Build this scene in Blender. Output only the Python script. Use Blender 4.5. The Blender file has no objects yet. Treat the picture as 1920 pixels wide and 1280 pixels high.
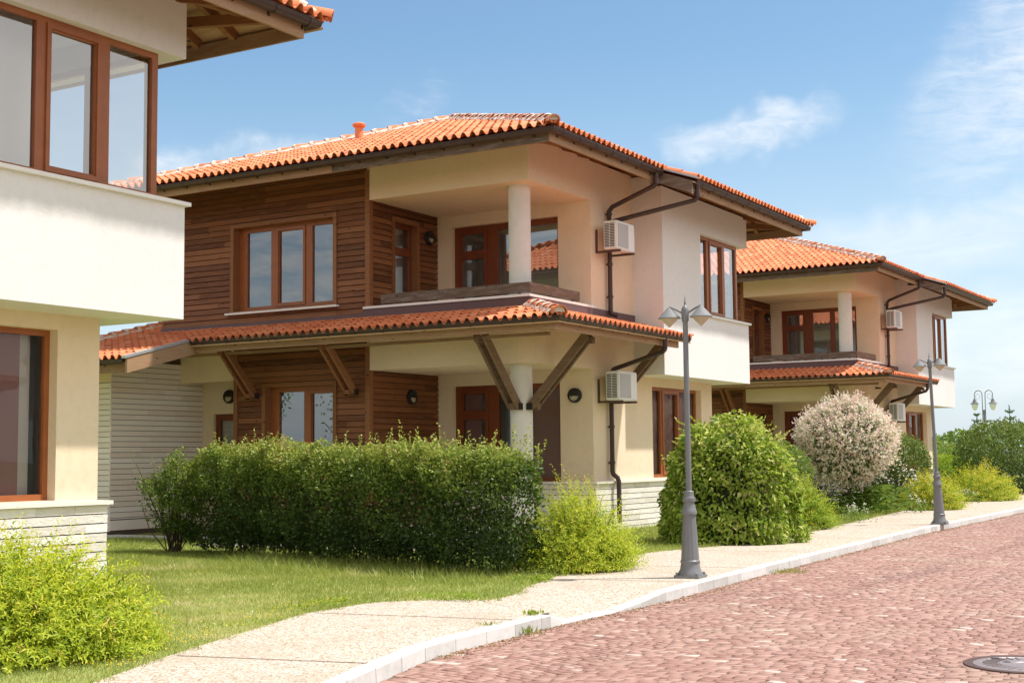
import bpy, bmesh, math, random
import numpy as np
from mathutils import Vector, Matrix
random.seed(7); RNG = np.random.default_rng(11)
S = bpy.context.scene
COL = S.collection
PI = math.pi

# ------------------------------------------------------------------ materials
def mat(name):
    m = bpy.data.materials.new(name); m.use_nodes = True
    nt = m.node_tree; nt.nodes.clear()
    out = nt.nodes.new('ShaderNodeOutputMaterial')
    return m, nt, out
class NB:
    """tiny node helper"""
    def __init__(s, nt): s.nt = nt
    def n(s, t, **kw):
        x = s.nt.nodes.new(t)
        for k, v in kw.items():
            if k.startswith('i_'):
                x.inputs[int(k[2:]) if k[2:].isdigit() else k[2:].replace('_', ' ')].default_value = v
            else: setattr(x, k, v)
        return x
    def l(s, a, b): s.nt.links.new(a, b)
    def coord(s, scale=(1, 1, 1), kind='Object'):
        tc = s.n('ShaderNodeTexCoord'); mp = s.n('ShaderNodeMapping'); mp.inputs['Scale'].default_value = scale
        s.l(tc.outputs[kind], mp.inputs['Vector']); return mp.outputs['Vector']
    def noise(s, vec, scale, detail=4, rough=.55, dist=0.0):
        x = s.n('ShaderNodeTexNoise'); x.inputs['Scale'].default_value = scale; x.inputs['Detail'].default_value = detail
        x.inputs['Roughness'].default_value = rough; x.inputs['Distortion'].default_value = dist
        s.l(vec, x.inputs['Vector']); return x.outputs['Fac']
    def ramp(s, fac, stops, interp='LINEAR'):
        r = s.n('ShaderNodeValToRGB'); r.color_ramp.interpolation = interp
        e = r.color_ramp.elements
        while len(e) < len(stops): e.new(.5)
        for q, (p, c) in zip(e, stops):
            q.position = p; q.color = (*c, 1) if len(c) == 3 else c
        s.l(fac, r.inputs['Fac']); return r.outputs['Color']
    def mix(s, a, b, fac, mode='MIX'):
        x = s.n('ShaderNodeMix', data_type='RGBA', blend_type=mode)
        for v, i in ((fac, 0), (a, 6), (b, 7)):
            if hasattr(v, 'node'): s.l(v, x.inputs[i])
            elif isinstance(v, (int, float)): x.inputs[i].default_value = v
            else: x.inputs[i].default_value = (*v, 1)
        return x.outputs[2]
    def math(s, op, a, b=None, c=None, clamp=False):
        x = s.n('ShaderNodeMath', operation=op, use_clamp=clamp)
        for i, v in enumerate((a, b, c)):
            if v is None: continue
            if hasattr(v, 'node'): s.l(v, x.inputs[i])
            else: x.inputs[i].default_value = v
        return x.outputs[0]
    def mrange(s, v, a, b, c=0.0, d=1.0, smooth=True):
        x = s.n('ShaderNodeMapRange'); x.interpolation_type = 'SMOOTHSTEP' if smooth else 'LINEAR'
        s.l(v, x.inputs[0])
        for i, q in enumerate((a, b, c, d)): x.inputs[1 + i].default_value = q
        return x.outputs[0]
    def bump(s, h, strength, dist=.02):
        x = s.n('ShaderNodeBump'); x.inputs['Strength'].default_value = strength; x.inputs['Distance'].default_value = dist
        s.l(h, x.inputs['Height']); return x.outputs['Normal']
    def attr(s, name='tint'):
        x = s.n('ShaderNodeAttribute'); x.attribute_name = name; return x.outputs['Fac']
def pbr(nb, out, color, rough=.6, normal=None, spec=.4, metal=0.0):
    p = nb.n('ShaderNodeBsdfPrincipled')
    if hasattr(color, 'node'): nb.l(color, p.inputs['Base Color'])
    else: p.inputs['Base Color'].default_value = (*color, 1)
    if hasattr(rough, 'node'): nb.l(rough, p.inputs['Roughness'])
    else: p.inputs['Roughness'].default_value = rough
    p.inputs['Specular IOR Level'].default_value = spec; p.inputs['Metallic'].default_value = metal
    if normal is not None: nb.l(normal, p.inputs['Normal'])
    nb.l(p.outputs[0], out.inputs['Surface']); return p

def m_plaster(name, c0, c1, stain=.25):
    m, nt, out = mat(name); nb = NB(nt); v = nb.coord()
    big = nb.noise(v, .55, 5, .65); fine = nb.noise(v, 70, 4, .7); med = nb.noise(v, 9, 5, .6)
    streak = nb.noise(nb.coord((6, 6, .3)), 1.6, 6, .7)
    c = nb.mix(c0, c1, nb.mrange(big, .3, .7))
    c = nb.mix(c, tuple(x * .955 for x in c1), nb.mrange(med, .45, .8))
    c = nb.mix(c, tuple(x * .80 for x in c1), nb.math('MULTIPLY', nb.mrange(streak, .56, .85), stain))
    c = nb.mix(c, tuple(x * .86 for x in c0), nb.math('MULTIPLY', nb.mrange(fine, .5, .75), .5))
    sp = nb.n('ShaderNodeSeparateXYZ'); nb.l(v, sp.inputs[0])
    low = nb.math('MULTIPLY', nb.mrange(nb.math('ADD', sp.outputs[2], nb.math('MULTIPLY', med, -.5)), 1.25, .65), .28)
    c = nb.mix(c, (.52, .44, .34), low)
    pbr(nb, out, c, .92, nb.bump(nb.math('ADD', fine, nb.math('MULTIPLY', med, .8)), .55, .006), .15); return m
def m_wood(name, dark, mid, light, rough=.65, grain=34, weather=None, wamt=.5, tamt=.40):
    m, nt, out = mat(name); nb = NB(nt)
    g = nb.noise(nb.coord((1.1, 1.1, grain)), 1.6, 6, .62, .8)
    g2 = nb.noise(nb.coord((.9, .9, 7)), 1.3, 3, .5)
    t = nb.attr()
    f = nb.math('ADD', nb.math('MULTIPLY', g, .6), nb.math('MULTIPLY', t, tamt))
    c = nb.ramp(f, [(.22, dark), (.5, mid), (.85, light)])
    kn = nb.n('ShaderNodeTexVoronoi'); kn.inputs['Scale'].default_value = 1.0; nb.l(nb.coord((2.6, 2.6, 8.5)), kn.inputs['Vector'])
    c = nb.mix(c, tuple(x * .25 for x in dark), nb.mrange(kn.outputs['Distance'], .13, .05))
    if weather:
        w = nb.noise(nb.coord((2.2, 2.2, 14)), 1.2, 6, .7, .5)
        c = nb.mix(c, weather, nb.math('MULTIPLY', nb.mrange(w, .45, .7), wamt))
    pbr(nb, out, c, rough, nb.bump(nb.math('ADD', g, g2), .25, .006), .25); return m
def m_simple(name, c, rough=.5, var=.12, scale=3.0, metal=0., spec=.4, bump=.0):
    m, nt, out = mat(name); nb = NB(nt); v = nb.coord()
    n = nb.noise(v, scale, 5, .6)
    col = nb.mix(tuple(x * (1 - var) for x in c), tuple(min(1, x * (1 + var)) for x in c), n)
    r = nb.math('ADD', nb.math('MULTIPLY', nb.noise(v, scale * 2.3, 3), .25), rough - .12)
    pbr(nb, out, col, r, nb.bump(nb.noise(v, scale * 12, 3), bump, .004) if bump else None, spec, metal); return m
def m_leaf(name, stops, transl=.35, gloss=.06, hue=None):
    m, nt, out = mat(name); nb = NB(nt)
    c = nb.ramp(nb.attr(), stops)
    d = nb.n('ShaderNodeBsdfDiffuse'); tr = nb.n('ShaderNodeBsdfTranslucent'); g = nb.n('ShaderNodeBsdfGlossy'); g.inputs['Roughness'].default_value = .45
    nb.l(c, d.inputs['Color']); nb.l(nb.mix(c, (.9, 1.0, .35), .25, 'MULTIPLY'), tr.inputs['Color'])
    a = nb.n('ShaderNodeMixShader'); a.inputs[0].default_value = transl; nb.l(d.outputs[0], a.inputs[1]); nb.l(tr.outputs[0], a.inputs[2])
    b = nb.n('ShaderNodeMixShader'); b.inputs[0].default_value = gloss; nb.l(a.outputs[0], b.inputs[1]); nb.l(g.outputs[0], b.inputs[2])
    nb.l(b.outputs[0], out.inputs['Surface']); return m

M = {}
M['cream'] = m_plaster('cream_plaster', (.86, .70, .525), (.82, .65, .47))
M['white'] = m_plaster('white_plaster', (.81, .785, .76), (.78, .755, .725), .25)
M['inside'] = m_simple('inside_paint', (.90, .885, .85), .85, .02)
M['floor_in'] = m_simple('inside_floor', (.62, .55, .46), .5, .1)
M['clad'] = m_wood('wood_cladding', (.085, .030, .012), (.235, .088, .035), (.38, .165, .072), .6, 34, (.27, .145, .085), .40, .36)
M['backing'] = m_simple('dark_backing', (.045, .022, .012), .9, .2)
M['trim'] = m_wood('wood_trim', (.15, .058, .022), (.27, .112, .046), (.37, .17, .078), .55, 22)
M['beam'] = m_wood('fascia_wood', (.22, .115, .055), (.36, .205, .110), (.50, .33, .20), .7, 30, (.42, .33, .25), .45)
M['beam_grey'] = m_wood('weathered_wood', (.07, .048, .034), (.17, .115, .082), (.30, .225, .165), .8, 40, (.38, .33, .28), .5)
M['soffit'] = m_wood('soffit_wood', (.30, .17, .085), (.48, .30, .16), (.60, .40, .23), .7, 20)
M['frame'] = m_simple('mahogany_frame', (.33, .105, .034), .38, .22, 6)
M['frame_dark'] = m_simple('dark_mahogany_frame', (.20, .052, .018), .38, .22, 6)
M['gutter'] = m_simple('brown_metal', (.060, .034, .030), .38, .2, 4)
M['flash'] = m_simple('brown_flashing', (.13, .075, .075), .45, .15, 3)
M['zinc'] = m_simple('zinc_flashing', (.55, .57, .60), .4, .15, 3, .5)
M['coping'] = m_simple('white_coping', (.84, .81, .76), .6, .06, 3)
M['ledge'] = m_simple('stone_ledge', (.80, .74, .66), .7, .08, 8, bump=.2)
M['mortar'] = m_simple('ridge_mortar', (.74, .62, .52), .95, .25, 9, bump=.8)
M['blind'] = m_simple('brown_blind', (.30, .165, .150), .8, .08, 2)
M['curtain'] = m_simple('pale_curtain', (.62, .58, .50), .9, .1, 2)
M['ac'] = m_simple('white_enamel', (.84, .82, .79), .35, .04, 3)
M['acgrey'] = m_simple('grey_grille', (.50, .48, .47), .5, .06, 40)
M['black'] = m_simple('dark_plastic', (.022, .020, .020), .5, .2, 5)
M['bracket_metal'] = m_simple('rusty_metal', (.10, .055, .040), .6, .3, 12)
M['lamp_metal'] = m_simple('grey_paint', (.185, .188, .195), .45, .18, 6, 0, .5)
M['lamp_shade'] = m_simple('pale_grey_paint', (.21, .215, .22), .7, .08, 5)
M['lamp_glass'] = m_simple('cream_diffuser', (.50, .42, .31), .35, .06, 4)
M['globe'] = m_simple('opal_glass', (.72, .73, .70), .25, .05, 4)
M['concrete'] = m_simple('column_plaster', (.74, .70, .65), .9, .10, 5, bump=.4)
M['bark'] = m_simple('bark', (.085, .058, .040), .9, .35, 20, bump=.6)

def m_glass(name, base, mul, tint):
    m, nt, out = mat(name); nb = NB(nt)
    t = nb.n('ShaderNodeBsdfTransparent'); t.inputs['Color'].default_value = (*tint, 1)
    g = nb.n('ShaderNodeBsdfGlossy'); g.inputs['Roughness'].default_value = .004; g.inputs['Color'].default_value = (.97, .98, 1, 1)
    v = nb.coord(); g_n = nb.bump(nb.noise(v, 1.1, 1, .4), .03, .05); nb.l(g_n, g.inputs['Normal'])
    fr = nb.n('ShaderNodeFresnel'); fr.inputs['IOR'].default_value = 1.5
    f = nb.math('ADD', nb.math('MULTIPLY', fr.outputs[0], mul), base, clamp=True)
    x = nb.n('ShaderNodeMixShader'); nb.l(f, x.inputs[0]); nb.l(t.outputs[0], x.inputs[1]); nb.l(g.outputs[0], x.inputs[2])
    nb.l(x.outputs[0], out.inputs['Surface']); return m
M['glass'] = m_glass('clear_window_glass', .17, 1.6, (.95, .97, .96)); M['glass_coated'] = m_glass('coated_window_glass', .15, 1.3, (.70, .76, .82)); M['glass_street'] = m_glass('tinted_window_glass', .0, .75, (.90, .90, .90))

def m_tile():
    m, nt, out = mat('terracotta_tile'); nb = NB(nt); v = nb.coord()
    t = nb.attr(); n = nb.noise(v, 7, 5, .65); f = nb.math('ADD', nb.math('MULTIPLY', t, .7), nb.math('MULTIPLY', n, .35))
    c = nb.ramp(f, [(.1, (.48, .125, .050)), (.42, (.72, .215, .085)), (.78, (.78, .285, .130)), (1, (.74, .36, .22))])
    c = nb.mix(c, (.80, .46, .30), nb.math('MULTIPLY', nb.mrange(nb.noise(v, 22, 5, .7), .5, .8), .35))
    pbr(nb, out, c, .72, nb.bump(nb.noise(v, 60, 3), .3, .004), .3); return m
M['tile'] = m_tile()

def m_stone(name, c0, c1, c2):
    m, nt, out = mat(name); nb = NB(nt); v = nb.coord()
    t = nb.attr(); n = nb.noise(nb.coord((1, 1, 2.2)), 5, 6, .65); f = nb.math('ADD', nb.math('MULTIPLY', t, .5), nb.math('MULTIPLY', n, .5))
    c = nb.ramp(f, [(.2, c0), (.5, c1), (.8, c2)])
    h = nb.math('ADD', nb.noise(nb.coord((1, 1, 1.6)), 9, 6, .7), nb.math('MULTIPLY', nb.noise(v, 40, 4), .3))
    pbr(nb, out, c, .9, nb.bump(h, .75, .022), .2); return m
M['stone'] = m_stone('split_stone', (.68, .62, .55), (.80, .75, .69), (.86, .83, .78))
M['stone_beige'] = m_stone('beige_stone', (.86, .72, .62), (.93, .81, .72), (.95, .87, .80))
M['joint'] = m_simple('stone_joint', (.12, .085, .065), .95, .2, 6)

# ------------------------------------------------------------------ mesh builder
def V3(*a): return Vector(a)
class MB:
    def __init__(s): s.v = []; s.f = []; s.t = []
    def add(s, vs, fs, tint=.5):
        o = len(s.v); s.v += [tuple(p) for p in vs]; s.f += [tuple(i + o for i in f) for f in fs]; s.t += [tint] * len(vs)
    def box(s, x0, x1, y0, y1, z0, z1, tint=.5):
        x0, x1 = min(x0, x1), max(x0, x1); y0, y1 = min(y0, y1), max(y0, y1)
        s.add([(x0,y0,z0),(x1,y0,z0),(x1,y1,z0),(x0,y1,z0),(x0,y0,z1),(x1,y0,z1),(x1,y1,z1),(x0,y1,z1)],
              [(0,3,2,1),(4,5,6,7),(0,1,5,4),(1,2,6,5),(2,3,7,6),(3,0,4,7)], tint)
    def beam(s, a, b, w, h, up=(0, 0, 1), tint=None):
        a, b = Vector(a), Vector(b); d = (b - a).normalized(); r = d.cross(Vector(up)).normalized(); u = r.cross(d)
        vs = [p + r * (sx * w / 2) + u * (sy * h / 2) for p in (a, b) for sx, sy in ((-1,-1),(1,-1),(1,1),(-1,1))]
        s.add(vs, [(0,3,2,1),(4,5,6,7),(0,1,5,4),(1,2,6,5),(2,3,7,6),(3,0,4,7)], random.random() if tint is None else tint)
    def prism(s, poly, z0, z1, tint=.5):
        n = len(poly)
        s.add([(x, y, z0) for x, y in poly] + [(x, y, z1) for x, y in poly],
              [tuple(range(n))[::-1], tuple(range(n, 2 * n))] + [(i, (i + 1) % n, n + (i + 1) % n, n + i) for i in range(n)], tint)
    def tube(s, path, r, n=10, cap=True, tint=.5):
        path = [Vector(p) for p in path]; rs = r if isinstance(r, (list, tuple)) else [r] * len(path)
        rings = []; ref = None
        for i, p in enumerate(path):
            d = ((path[i] - path[i - 1]).normalized() if i else Vector()) + ((path[i + 1] - path[i]).normalized() if i < len(path) - 1 else Vector())
            d = d.normalized() if d.length > 1e-6 else Vector((0, 0, 1))
            if ref is None: ref = d.orthogonal().normalized()
            ref = (ref - d * ref.dot(d)).normalized(); q = d.cross(ref)
            rings.append([p + (ref * math.cos(2*PI*k/n) + q * math.sin(2*PI*k/n)) * rs[i] for k in range(n)])
        vs = [v for R in rings for v in R]; fs = []
        for i in range(len(path) - 1):
            for k in range(n): fs.append((i*n+k, i*n+(k+1) % n, (i+1)*n+(k+1) % n, (i+1)*n+k))
        if cap: fs += [tuple(range(n))[::-1], tuple((len(path)-1)*n + k for k in range(n))]
        s.add(vs, fs, tint)
    def lathe(s, prof, c=(0, 0, 0), n=24, flute=None, tint=.5):
        vs = []; fs = []
        for j, (r, z) in enumerate(prof):
            for k in range(n):
                a = 2 * PI * k / n; rr = r
                if flute and flute[0] <= z <= flute[1]: rr = r * (1 - flute[3] * (0.5 + .5 * math.cos(a * flute[2])))
                vs.append((c[0] + rr * math.cos(a), c[1] + rr * math.sin(a), c[2] + z))
        for j in range(len(prof) - 1):
            for k in range(n): fs.append((j*n+k, j*n+(k+1) % n, (j+1)*n+(k+1) % n, (j+1)*n+k))
        fs += [tuple(range(n))[::-1], tuple((len(prof)-1)*n + k for k in range(n))]
        s.add(vs, fs, tint)
    def panel(s, ax, c0, c1, u0, u1, z0, z1, holes=(), tint=.5):
        """wall slab between planes c0 (outside) and c1 with rectangular holes (u0,u1,z0,z1)"""
        us = sorted({u0, u1, *[min(max(h[i], u0), u1) for h in holes for i in (0, 1)]})
        zs = sorted({z0, z1, *[min(max(h[i], z0), z1) for h in holes for i in (2, 3)]})
        nu, nz = len(us) - 1, len(zs) - 1
        def solid(i, j):
            if i < 0 or j < 0 or i >= nu or j >= nz: return False
            mu, mz = (us[i] + us[i+1]) / 2, (zs[j] + zs[j+1]) / 2
            return not any(h[0] < mu < h[1] and h[2] < mz < h[3] for h in holes)
        def P(c, u, z): return (c, u, z) if ax == 'x' else (u, c, z)
        flip = (c0 > c1) if ax == 'x' else (c0 < c1)
        def q(*p): s.add(p if flip else p[::-1], [(0, 1, 2, 3)], tint)
        for i in range(nu):
            for j in range(nz):
                if not solid(i, j): continue
                a, b, c, d = us[i], us[i+1], zs[j], zs[j+1]
                q(P(c0,a,c), P(c0,b,c), P(c0,b,d), P(c0,a,d)); q(P(c1,b,c), P(c1,a,c), P(c1,a,d), P(c1,b,d))
                if not solid(i-1, j): q(P(c1,a,c), P(c0,a,c), P(c0,a,d), P(c1,a,d))
                if not solid(i+1, j): q(P(c0,b,c), P(c1,b,c), P(c1,b,d), P(c0,b,d))
                if not solid(i, j-1): q(P(c1,a,c), P(c1,b,c), P(c0,b,c), P(c0,a,c))
                if not solid(i, j+1): q(P(c0,a,d), P(c0,b,d), P(c1,b,d), P(c1,a,d))
    def clad(s, ax, c, sg, u0, u1, z0, z1, holes=(), pitch=.115, step=.024, lens=(1.8, 3.6), gap=.010):
        """lapped horizontal boards on plane c, outward sign sg"""
        def P(n, u, z): return (c + sg * n, u, z) if ax == 'x' else (u, c + sg * n, z)
        flip = (sg > 0) if ax == 'x' else (sg < 0)
        k = 0; z = z0
        while z < z1 - .005:
            zb = min(z + pitch, z1)
            cuts = sorted({z, zb, *[h[i] for h in holes for i in (2, 3) if z < h[i] < zb]})
            breaks = []; u = u0 - random.random() * lens[1]
            while u < u1: u += random.uniform(*lens); breaks.append(u)
            tints = [random.random() for _ in range(len(breaks) + 1)]
            for a, b in zip(cuts, cuts[1:]):
                m = (a + b) / 2
                hs = [h for h in holes if h[2] < m < h[3]]
                es = sorted({u0, u1, *[x for x in breaks if u0 < x < u1], *[min(max(h[i], u0), u1) for h in hs for i in (0, 1)]})
                for p, q in zip(es, es[1:]):
                    mm = (p + q) / 2
                    if any(h[0] < mm < h[1] for h in hs): continue
                    t = tints[sum(1 for x in breaks if x < mm)]
                    fa = step * (1 - (a - z) / pitch) + .006; fb = step * (1 - (b - z) / pitch) + .006
                    g = .0015; a_ = a + gap if abs(a - z) < 1e-6 else a
                    vs = [P(fa,p+g,a_),P(fa,q-g,a_),P(fb,q-g,b),P(fb,p+g,b),P(-.002,p+g,a_),P(-.002,q-g,a_),P(-.002,q-g,b),P(-.002,p+g,b)]
                    fs = [(0,1,2,3),(4,5,1,0),(1,5,6,2),(4,0,3,7),(3,2,6,7)]
                    s.add(vs, fs if flip else [f[::-1] for f in fs], t)
            z += pitch
    def stone(s, ax, c, sg, u0, u1, z0, z1, pitch=.107, gap=.013, depth=.028, lens=(.45, 1.1)):
        def P(n, u, z): return (c + sg * n, u, z) if ax == 'x' else (u, c + sg * n, z)
        flip = (sg > 0) if ax == 'x' else (sg < 0)
        z = z1
        while z > z0 + .02:
            za = max(z - pitch, z0); u = u0
            while u < u1 - .01:
                w = random.uniform(*lens); v = u + w
                if u1 - v < .25: v = u1
                t = random.random(); d = depth + random.uniform(-.005, .007)
                a, b = za + gap / 2, z - gap / 2; p, q = u, v - .003
                vs = [P(d,p,a),P(d,q,a),P(d,q,b),P(d,p,b),P(0,p,a),P(0,q,a),P(0,q,b),P(0,p,b)]
                fs = [(0,1,2,3),(4,5,1,0),(1,5,6,2),(4,0,3,7),(3,2,6,7)]
                s.add(vs, fs if flip else [f[::-1] for f in fs], t); u = v
            z -= pitch
    def build(s, name, m, parent=None, smooth=False, loc=None):
        me = bpy.data.meshes.new(name); me.from_pydata(s.v, [], s.f); me.update()
        a = me.attributes.new('tint', 'FLOAT', 'POINT'); a.data.foreach_set('value', np.array(s.t, dtype=np.float32))
        me.materials.append(m)
        if smooth:
            me.shade_smooth()
            try: me.set_sharp_from_angle(angle=math.radians(35))
            except Exception: pass
        o = bpy.data.objects.new(name, me); COL.objects.link(o)
        if parent: o.parent = parent
        if loc is not None: o.location = loc
        return o
def npmesh(name, verts, tris, tint, m, parent=None):
    me = bpy.data.meshes.new(name); nv, nf = len(verts), len(tris); k = tris.shape[1]
    me.vertices.add(nv); me.vertices.foreach_set('co', verts.astype(np.float32).ravel())
    me.loops.add(nf * k); me.loops.foreach_set('vertex_index', tris.astype(np.int32).ravel())
    me.polygons.add(nf); me.polygons.foreach_set('loop_start', np.arange(0, nf * k, k, dtype=np.int32))
    me.update(calc_edges=True); me.validate()
    a = me.attributes.new('tint', 'FLOAT', 'POINT'); a.data.foreach_set('value', np.clip(tint, 0, 1).astype(np.float32))
    me.materials.append(m); o = bpy.data.objects.new(name, me); COL.objects.link(o)
    if parent: o.parent = parent
    return o
def tag(o, label=None, cat=None, group=None, kind=None):
    for k, v in (('label', label), ('category', cat), ('group', group), ('kind', kind)):
        if v: o[k] = v
    return o
def thing(name, label, cat, loc=(0, 0, 0), rz=0.0, group=None):
    o = bpy.data.objects.new(name, None); o.empty_display_size = .3; COL.objects.link(o)
    o.location = loc; o.rotation_euler = (0, 0, rz); return tag(o, label, cat, group)
def copy_tree(o, parent=None):
    c = o.copy(); COL.objects.link(c)
    if parent: c.parent = parent
    for ch in o.children: copy_tree(ch, c)
    return c

# ------------------------------------------------------------------ camera (solved from the photograph's vanishing lines)
H = 1.45
R = [[0.857028435, 0.009947020, 0.515173095], [-0.051773652, 0.996416162, 0.066890372], [-0.512661438, -0.083999343, 0.854471977]]
FPX = 2570.478
cam = bpy.data.cameras.new('camera'); camo = bpy.data.objects.new('camera', cam); COL.objects.link(camo)
wr = [Vector((r[0], r[2], -r[1])) for r in R]          # right, down, forward in world axes
mw = Matrix.Identity(4)
for i in range(3):
    mw[i][0] = wr[0][i]; mw[i][1] = -wr[1][i]; mw[i][2] = -wr[2][i]
mw[2][3] = H
camo.matrix_world = mw; cam.sensor_width = 36; cam.lens = FPX / 1920 * 36; cam.clip_end = 6000; cam.clip_start = .05
S.camera = camo

# ------------------------------------------------------------------ roof helpers
def tile_sheet(o, adir, sdir, na, ns, cuts, w=.19, c=.36, rr=random.Random(3)):
    """sheet of barrel tiles: origin o at the eave, adir along the eave, sdir up the slope; cut by vertical half spaces (point, outward normal)"""
    o = Vector(o); adir = Vector(adir).normalized(); sdir = Vector(sdir).normalized(); nrm = adir.cross(sdir)
    if nrm.z < 0: nrm = -nrm
    prof = [(0.0, .0), (.04, .022), (.13, .050), (.25, .066), (.37, .066), (.49, .050), (.58, .022), (.62, .0), (.72, -.014), (.81, -.018), (.90, -.014), (1.0, 0.0)]
    vs = []; fs = []; ts = []
    for j in range(ns):
        for i in range(na):
            t = min(1, max(0, rr.gauss(.5, .24))); jit = rr.uniform(-.008, .008); jz = rr.uniform(-.003, .004)
            b = len(vs)
            for (s0, dz) in ((j * c - .045 + jit, .030 + jz), (j * c + c * .5, .016 + jz), ((j + 1) * c, .0 + jz)):
                for (p, h) in prof:
                    vs.append(o + adir * ((i + p) * w) + sdir * s0 + nrm * (h + dz)); ts.append(t)
            n = len(prof)
            for r in range(2):
                for k in range(n - 1): fs.append((b + r*n + k, b + r*n + k + 1, b + (r+1)*n + k + 1, b + (r+1)*n + k))
            # end lip so the clay has a thickness at its lower edge
            b2 = len(vs)
            for (p, h) in prof:
                vs.append(o + adir * ((i + p) * w) + sdir * (j * c - .045 + jit) + nrm * (h + .030 + jz - .014)); ts.append(t * .5)
            for k in range(n - 1): fs.append((b2 + k, b2 + k + 1, b + k + 1, b + k))
    bm = bmesh.new(); lay = bm.verts.layers.float.new('tint')
    bv = [bm.verts.new(v) for v in vs]
    for q, t in zip(bv, ts): q[lay] = t
    for f in fs: bm.faces.new([bv[i] for i in f])
    for p, n in cuts:
        bmesh.ops.bisect_plane(bm, geom=bm.verts[:] + bm.edges[:] + bm.faces[:], plane_co=Vector(p), plane_no=Vector(n), clear_outer=True)
    bm.verts.ensure_lookup_table(); bm.verts.index_update()
    out = ([tuple(v.co) for v in bm.verts], [tuple(v.index for v in f.verts) for f in bm.faces], [v[lay] for v in bm.verts])
    bm.free(); return out
def add_sheet(mb, sh):
    o = len(mb.v); mb.v += sh[0]; mb.f += [tuple(i + o for i in f) for f in sh[1]]; mb.t += sh[2]
def hip_run(tiles, mortar, a, b, r=.105, step=.36, end_cap=True):
    """ridge tiles from a (low end) to b (high end)"""
    a, b = Vector(a), Vector(b); L = (b - a).length; d = (b - a).normalized(); n = max(1, round(L / step)); st = L / n
    side = d.cross(Vector((0, 0, 1))).normalized(); up = side.cross(d)
    for i in range(n):
        p0 = a + d * (i * st - .03); p1 = a + d * ((i + 1) * st + .02); t = min(1, max(0, random.gauss(.55, .22)))
        m = 9; vs = []; jr = random.uniform(-.006, .006)
        for (p, q, h) in ((p0, r + .012 + jr, .035), (p1, r - .012 + jr, .012)):
            for k in range(m):
                th = PI * (k / (m - 1)) * 1.16 - .08 * PI
                vs.append(p + side * (math.cos(th) * q) + up * (math.sin(th) * q * .9 + h))
        for (p, q, h) in ((p0, r - .006 + jr, .03),):
            for k in range(m):
                th = PI * (k / (m - 1)) * 1.16 - .08 * PI
                vs.append(p + side * (math.cos(th) * q) + up * (math.sin(th) * q * .9 + h))
        tiles.add(vs, [(k, k+1, m+k+1, m+k) for k in range(m-1)] + [(2*m+k, 2*m+k+1, k+1, k) for k in range(m-1)], t)
        # mortar collar at the joint and packed along both sides
        if i:
            vs = []
            for dd, q in ((-.06, r + .014), (-.025, r + .024), (.035, r + .020)):
                for k in range(m):
                    th = PI * (k / (m - 1)) * 1.2 - .1 * PI
                    qq = q + random.uniform(-.010, .010); vs.append(a + d * (i * st + dd + random.uniform(-.012, .012)) + side * (math.cos(th) * qq) + up * (math.sin(th) * qq * .9 + .022))
            mortar.add(vs, [(e*m+k, e*m+k+1, (e+1)*m+k+1, (e+1)*m+k) for k in range(m-1) for e in (0, 1)])
        for sg in (-1, 1):
            nn = 5; vs = []; off = .16 if i == 0 else 0
            for k in range(nn):
                pp = a + d * (i * st + off + (st - off) * k / (nn - 1))
                o1 = r + .030 + random.uniform(-.02, .025)
                vs += [pp + side * sg * (r - .01) + up * (.055 + random.uniform(-.01, .02)), pp + side * sg * o1 + up * (.015 + random.uniform(-.01, .01)), pp + side * sg * (o1 + .01) - up * .09]
            mortar.add(vs, [(3*k+e, 3*k+e+1, 3*k+e+4, 3*k+e+3) for k in range(nn-1) for e in range(2)])
    if end_cap:   # dark end of the lowest ridge tile is closed with mortar set back inside
        vs = [a + up * .03 + d * .03] + [a + d * .03 + side * (math.cos(PI * k / 8) * (r - .01)) + up * (math.sin(PI * k / 8) * (r - .01) * .9 + .03) for k in range(9)]
        mortar.add(vs, [(0, k + 1, k + 2) for k in range(8)])
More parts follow.
